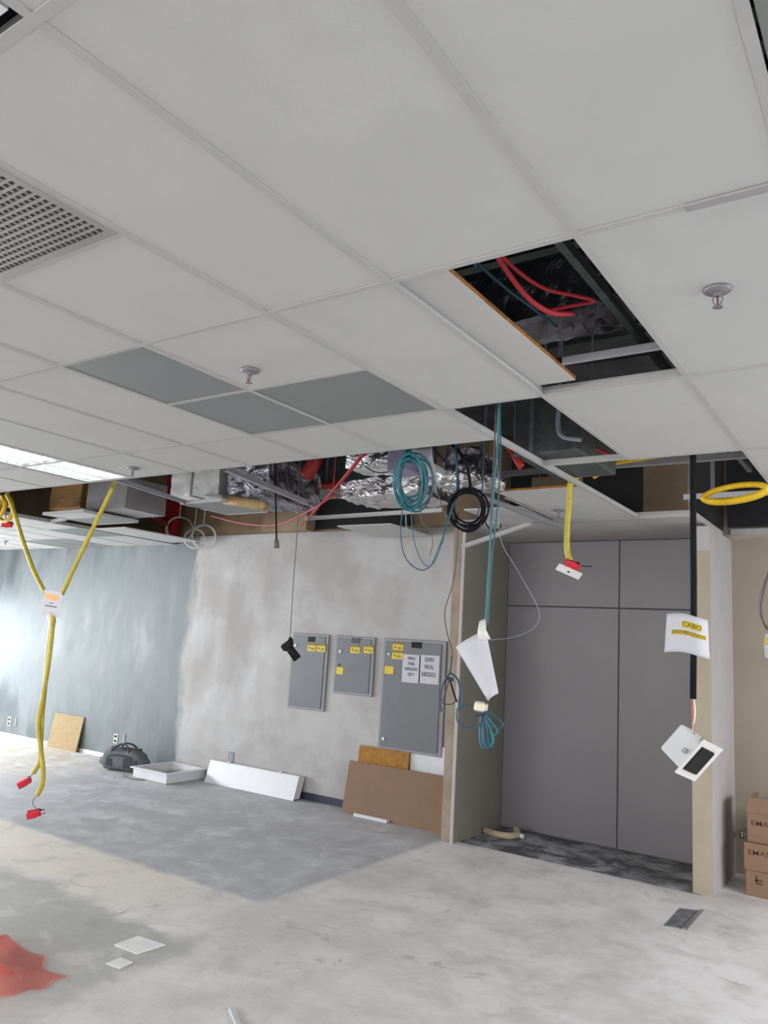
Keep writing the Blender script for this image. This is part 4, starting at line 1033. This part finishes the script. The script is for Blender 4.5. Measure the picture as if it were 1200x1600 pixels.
# tray
x0, x1, y0, y1, h = -7.66, -7.02, 6.19, 6.83, .11
th = thing('light_tray', 'square white metal light tray lying open side up on the dark screed', 'light tray', ((x0+x1)/2, (y0+y1)/2, 0))
b = MB(); t = .03
for a in ((x0+.03, x1-.03, y0+.03, y0+.045), (x0+.03, x1-.03, y1-.045, y1-.03), (x0+.03, x0+.045, y0+.045, y1-.045), (x1-.045, x1-.03, y0+.045, y1-.045)): b.box(*a, .012, h)
b.build('side', M['white_metal'], th)
b = MB()
for a in ((x0, x1, y0, y0+.05), (x0, x1, y1-.05, y1), (x0, x0+.05, y0+.05, y1-.05), (x1-.05, x1, y0+.05, y1-.05)): b.box(*a, h, h+.014)
b.build('rim', M['white_metal'], th)
bx(x0+.03, x1-.03, y0+.03, y1-.03, 0, .012).build('bottom', M['inner'], th)
b = MB(); b.tube(smoothpts([(x0-.12, y0+.02, .01), (x0-.02, y0-.05, .008), (x0+.15, y0-.06, .008), (x0+.28, y0+.0, .008)]), .006, 6); tag(b.build('cord', M['grey_cable'], None, True), 'thin grey cord lying on the floor in front of the white light tray', 'cord')
# duffel bag
cx, cy = -8.06, 6.43
th = thing('duffel_bag', 'dark grey duffel bag slumped against the wall behind the white tray', 'bag', (cx, cy, 0))
dirx = Vector((.93, .36, 0)).normalized(); diry = Vector((-.36, .93, 0)).normalized()
L_, Wd, Hh = .55, .29, .27
b = MB(); vs = []; fs = []; nu, nvv = 22, 18
for i in range(nu+1):
    u = -1+2*i/nu; k = max(0.04, (1-abs(u+.06)**4.2 if u > -.9 else .1))**.6; sag = 1-.10*math.exp(-((u-.1)/.3)**2)
    for j in range(nvv):
        a = 2*math.pi*j/nvv; ca, sa = math.cos(a), math.sin(a)
        yy = math.copysign(abs(ca)**.7, ca)*Wd/2*(.78+.22*k); zz = Hh/2*(1+math.copysign(abs(sa)**.75, sa)*(.15+.85*k))*sag
        zz = max(.004, zz-(1-k)*.04)
        nz = noise.noise(Vector((u*3, ca*2, sa*2)))*.014
        p_ = Vector((cx, cy, 0)) + dirx*(u*L_/2) + diry*(yy*(1+nz*3)) + Vector((0, 0, max(.003, zz+nz)))
        vs.append(p_)
for i in range(nu):
    for j in range(nvv):
        k = (j+1) % nvv; fs.append((i*nvv+j, i*nvv+k, (i+1)*nvv+k, (i+1)*nvv+j))
fs.append(tuple(range(nvv))); fs.append(tuple(nu*nvv+j for j in range(nvv)))
b.add(vs, fs); b.build('body', M['fabric'], th, True)
bp = lambda u, v, z: Vector((cx, cy, z)) + dirx*u + diry*v
for s in (-1, 1):
    MB().tube(smoothpts([bp(-.13, s*.13, .17), bp(-.12, s*.10, .25), bp(-.04, s*.05, .31), bp(.07, s*.08, .28), bp(.12, s*.13, .17)]), .012, 8).build('handle', M['fabric_dark'], th, True)
for (u0, u1, z0_, z1_) in ((-.17, -.09, .06, .15), (.06, .17, .05, .17), (.19, .235, .07, .14)):
    b = MB(); b.slab([bp(u0, -.150, z0_), bp(u1, -.150, z0_), bp(u1, -.148, z1_), bp(u0, -.148, z1_)], diry*.03); b.build('pocket', M['fabric_dark'], th)
b = MB(); b.slab([bp(-.19, -.03, .248), bp(.20, -.03, .248), bp(.20, .03, .248), bp(-.19, .03, .248)], (0, 0, .02)); b.build('zip_flap', M['fabric_dark'], th)
b = MB(); b.tube(smoothpts([bp(-.22, -.11, .11), bp(-.1, -.155, .19), bp(.1, -.155, .19), bp(.23, -.10, .13)]), .009, 6); b.build('strap', M['fabric_dark'], th, True)

# cardboard boxes at the right
GB = 'cardboard boxes stacked by the beige wall'
def carton(x0, x1, y0, y1, z0, z1, label, txt, open_=False):
    th = thing('cardboard_box', label, 'box', ((x0+x1)/2, (y0+y1)/2, z0), GB)
    bx(x0, x1, y0, y1, z0, z1, .004).build('body', M['cardboard'], th)
    if txt == 'EMAS':
        lettering(th, txt, .05, lambda x, y: (x0+.105+x, y0-.0015, z0+(z1-z0)*.66+y), M['ink_brown'], .15, bold=.0006)
    else:
        b = MB()
        for (u, v, w_, h_) in ((.07, .62, .05, .012), (.07, .56, .012, .05), (.07, .50, .05, .012), (.16, .42, .06, .03), (.17, .28, .12, .012)): b.box(x0+u, x0+u+w_, y0-.0015, y0, z0+(z1-z0)*v, z0+(z1-z0)*v+h_)
        b.build('printed_mark', M['ink_brown'], th)
    if open_:
        b = MB(); b.slab([(x0, y0, z1), (x1, y0, z1), (x1, y0+.01, z1+.11), (x0+.005, y0+.01, z1+.11)], (0, .004, 0)); b.build('flap', M['cardboard'], th)
        b = MB(); b.slab([(x0, y0, z1), (x0, y1, z1), (x0+.03, y1, z1+.11), (x0+.03, y0+.05, z1+.13)], (.004, 0, 0)); b.build('flap', M['cardboard'], th)
    else: bx(x0-.001, x1+.001, (y0+y1)/2-.03, (y0+y1)/2+.03, z1-.0, z1+.001).build('tape', M['tape'], th)
    return th
M['ink_brown'] = plain('ink_brown', C8(84, 52, 34), .8, 0, .15)
yb = 6.80
zA = at(1165, 1358, Y=yb).z; zB = at(1163, 1315, Y=yb).z; zC_ = at(1170, 1270, Y=yb).z
carton(at(1165, 1380, Y=yb).x, -.60, yb, 7.22, 0, zA, 'bottom cardboard box of the stack at the right edge', 'E')
carton(at(1162, 1330, Y=yb-.01).x, -.61, yb-.01, 7.20, zA+.001, zB, 'middle cardboard box of the stack, lettered along its upper edge', 'EMAS')
carton(at(1167, 1290, Y=yb+.02).x, -.59, yb+.02, 7.22, zB+.001, zC_, 'top cardboard box of the stack with its flaps standing open', 'EMAS', True)
c = at(1160, 1306, Y=7.2)
th = thing('pipe_fitting', 'small chrome pipe fitting beside the stacked cardboard boxes', 'fitting', c)
MB().tube([c+Vector((0, BY-7.2, 0)), c+Vector((0, -.02, 0))], .02, 12).build('stub', M['chrome'], th, True)
MB().tube([c+Vector((-.0, .0, -.02)), c+Vector((.0, .0, .05))], .014, 10).build('spout', M['chrome'], th, True)

# red plastic film, crumpled, at the lower left
def film(u, v):
    x = -4.60+u*1.06; y = 2.03+v*.62-(u-.8)*.10
    h_ = .07*math.exp(-((v-.42)/.26)**2)*(.5+.5*math.sin(u*9+1)) + .09*math.exp(-((u-.50)/.14)**2)*math.exp(-((v-.6)/.25)**2) + .08*math.exp(-((v-.32-.1*u)/.10)**2)*(.4+.6*u)*(1 if u < .92 else (1-u)/.08)
    n_ = noise.noise(Vector((x*6, y*6, 0)))*.05+noise.noise(Vector((x*15, y*15, 3)))*.02
    y += noise.noise(Vector((u*5, v*4, 5)))*.09; x += noise.noise(Vector((u*4, v*6, 9)))*.10
    e = min(1, 6*min(v, 1-v, 1-u+.02))
    return (x, y, .006+max(0, h_+n_)*e)
o = MB().sheet(film, 60, 40, .0008).build('plastic_sheet', M['red_film'], None, True); tag(o, 'crumpled translucent red plastic sheet on the floor at lower left', 'plastic sheet')
# white stick
p0, p1 = at(361, 1577, Z=0), at(381, 1625, Z=0); d = (p1-p0).normalized(); s_ = d.cross(Vector((0, 0, 1)))*.011
o = MB().slab([p0-s_, p0+s_, p1+s_, p1-s_], (0, 0, .012)).build('white_stick', M['white_metal']); tag(o, 'thin white stick lying on the floor at the bottom edge', 'stick')
# floor lids
def lid(pts, label, mat, h, group, rim=None):
    b = MB(); q = [at(a, b_, Z=0) for a, b_ in pts]; b.slab(q, (0, 0, h)); o = b.build('floor_lid', mat); tag(o, label, 'floor lid', group); return o
lid([(178, 1477), (216, 1463), (259, 1477), (214, 1491)], 'larger pale square floor lid near the red plastic sheet', M['pale_lid'], .004, 'lids set in the floor')
lid([(165, 1506), (188, 1497), (208, 1504), (187, 1514)], 'smaller pale square floor lid beside the larger one', M['pale_lid'], .004, 'lids set in the floor')
lid([(1038, 1447), (1062, 1420), (1097, 1424), (1073, 1453)], 'dark steel floor lid in front of the right pier', M['steel_lid'], .005, 'lids set in the floor')
o = MB().slab([at(1066, 1452, Z=0), at(1073, 1455, Z=0), at(1100, 1424, Z=0), at(1094, 1423, Z=0)], (0, 0, .012)).build('lid_edge', M['galv']); tag(o, 'pale metal edge strip along the dark steel floor lid', 'strip')
# foam strip in the niche
pts = [at(757, 1297, Z=.03), at(775, 1303, Z=.03), at(795, 1306, Z=.03), at(809, 1304, Z=.035), at(806, 1295, Z=.06)]
th = thing('foam_tube', 'curved tan foam tube with a white tip lying at the foot of the grey panels', 'foam tube', pts[0]-Vector((0, 0, .03)))
MB().tube(smoothpts(pts), .03, 10).build('tube', M['foam'], th, True)
q = at(811, 1305, Z=.03); MB().tube([q, q+Vector((.05, -.02, 0))], .022, 10).build('tip', M['white_plastic'], th, True)
# loose white cable coils on the wall top
for k, (px, py, r, lb) in enumerate(((281, 827, .17, 'left larger loop'), (304, 842, .13, 'lower smaller loop'), (318, 838, .15, 'right loop'))):
    coil('cable_coil', 'white thin cable coil standing on the wall top, ' + lb, px, py, 6.70, r, r*.95, 2, .008, M['white_plastic'], .06, group='white cable coils on the wall top', seed=20+k, tail=True)
# hanger rods
for k, (px, lb) in enumerate(((1113, 'thin white hanger strip beside the black conduit'), (1078, 'pale vertical profile left of the black conduit'))):
    a = at(px, 760, Y=5.7); o = bx(a.x-.012, a.x+.012, 5.7, 5.715, 2.84, TOP).build('hanger_strip', M['tee_grey']); tag(o, lb, 'hanger', 'hangers by the black conduit')
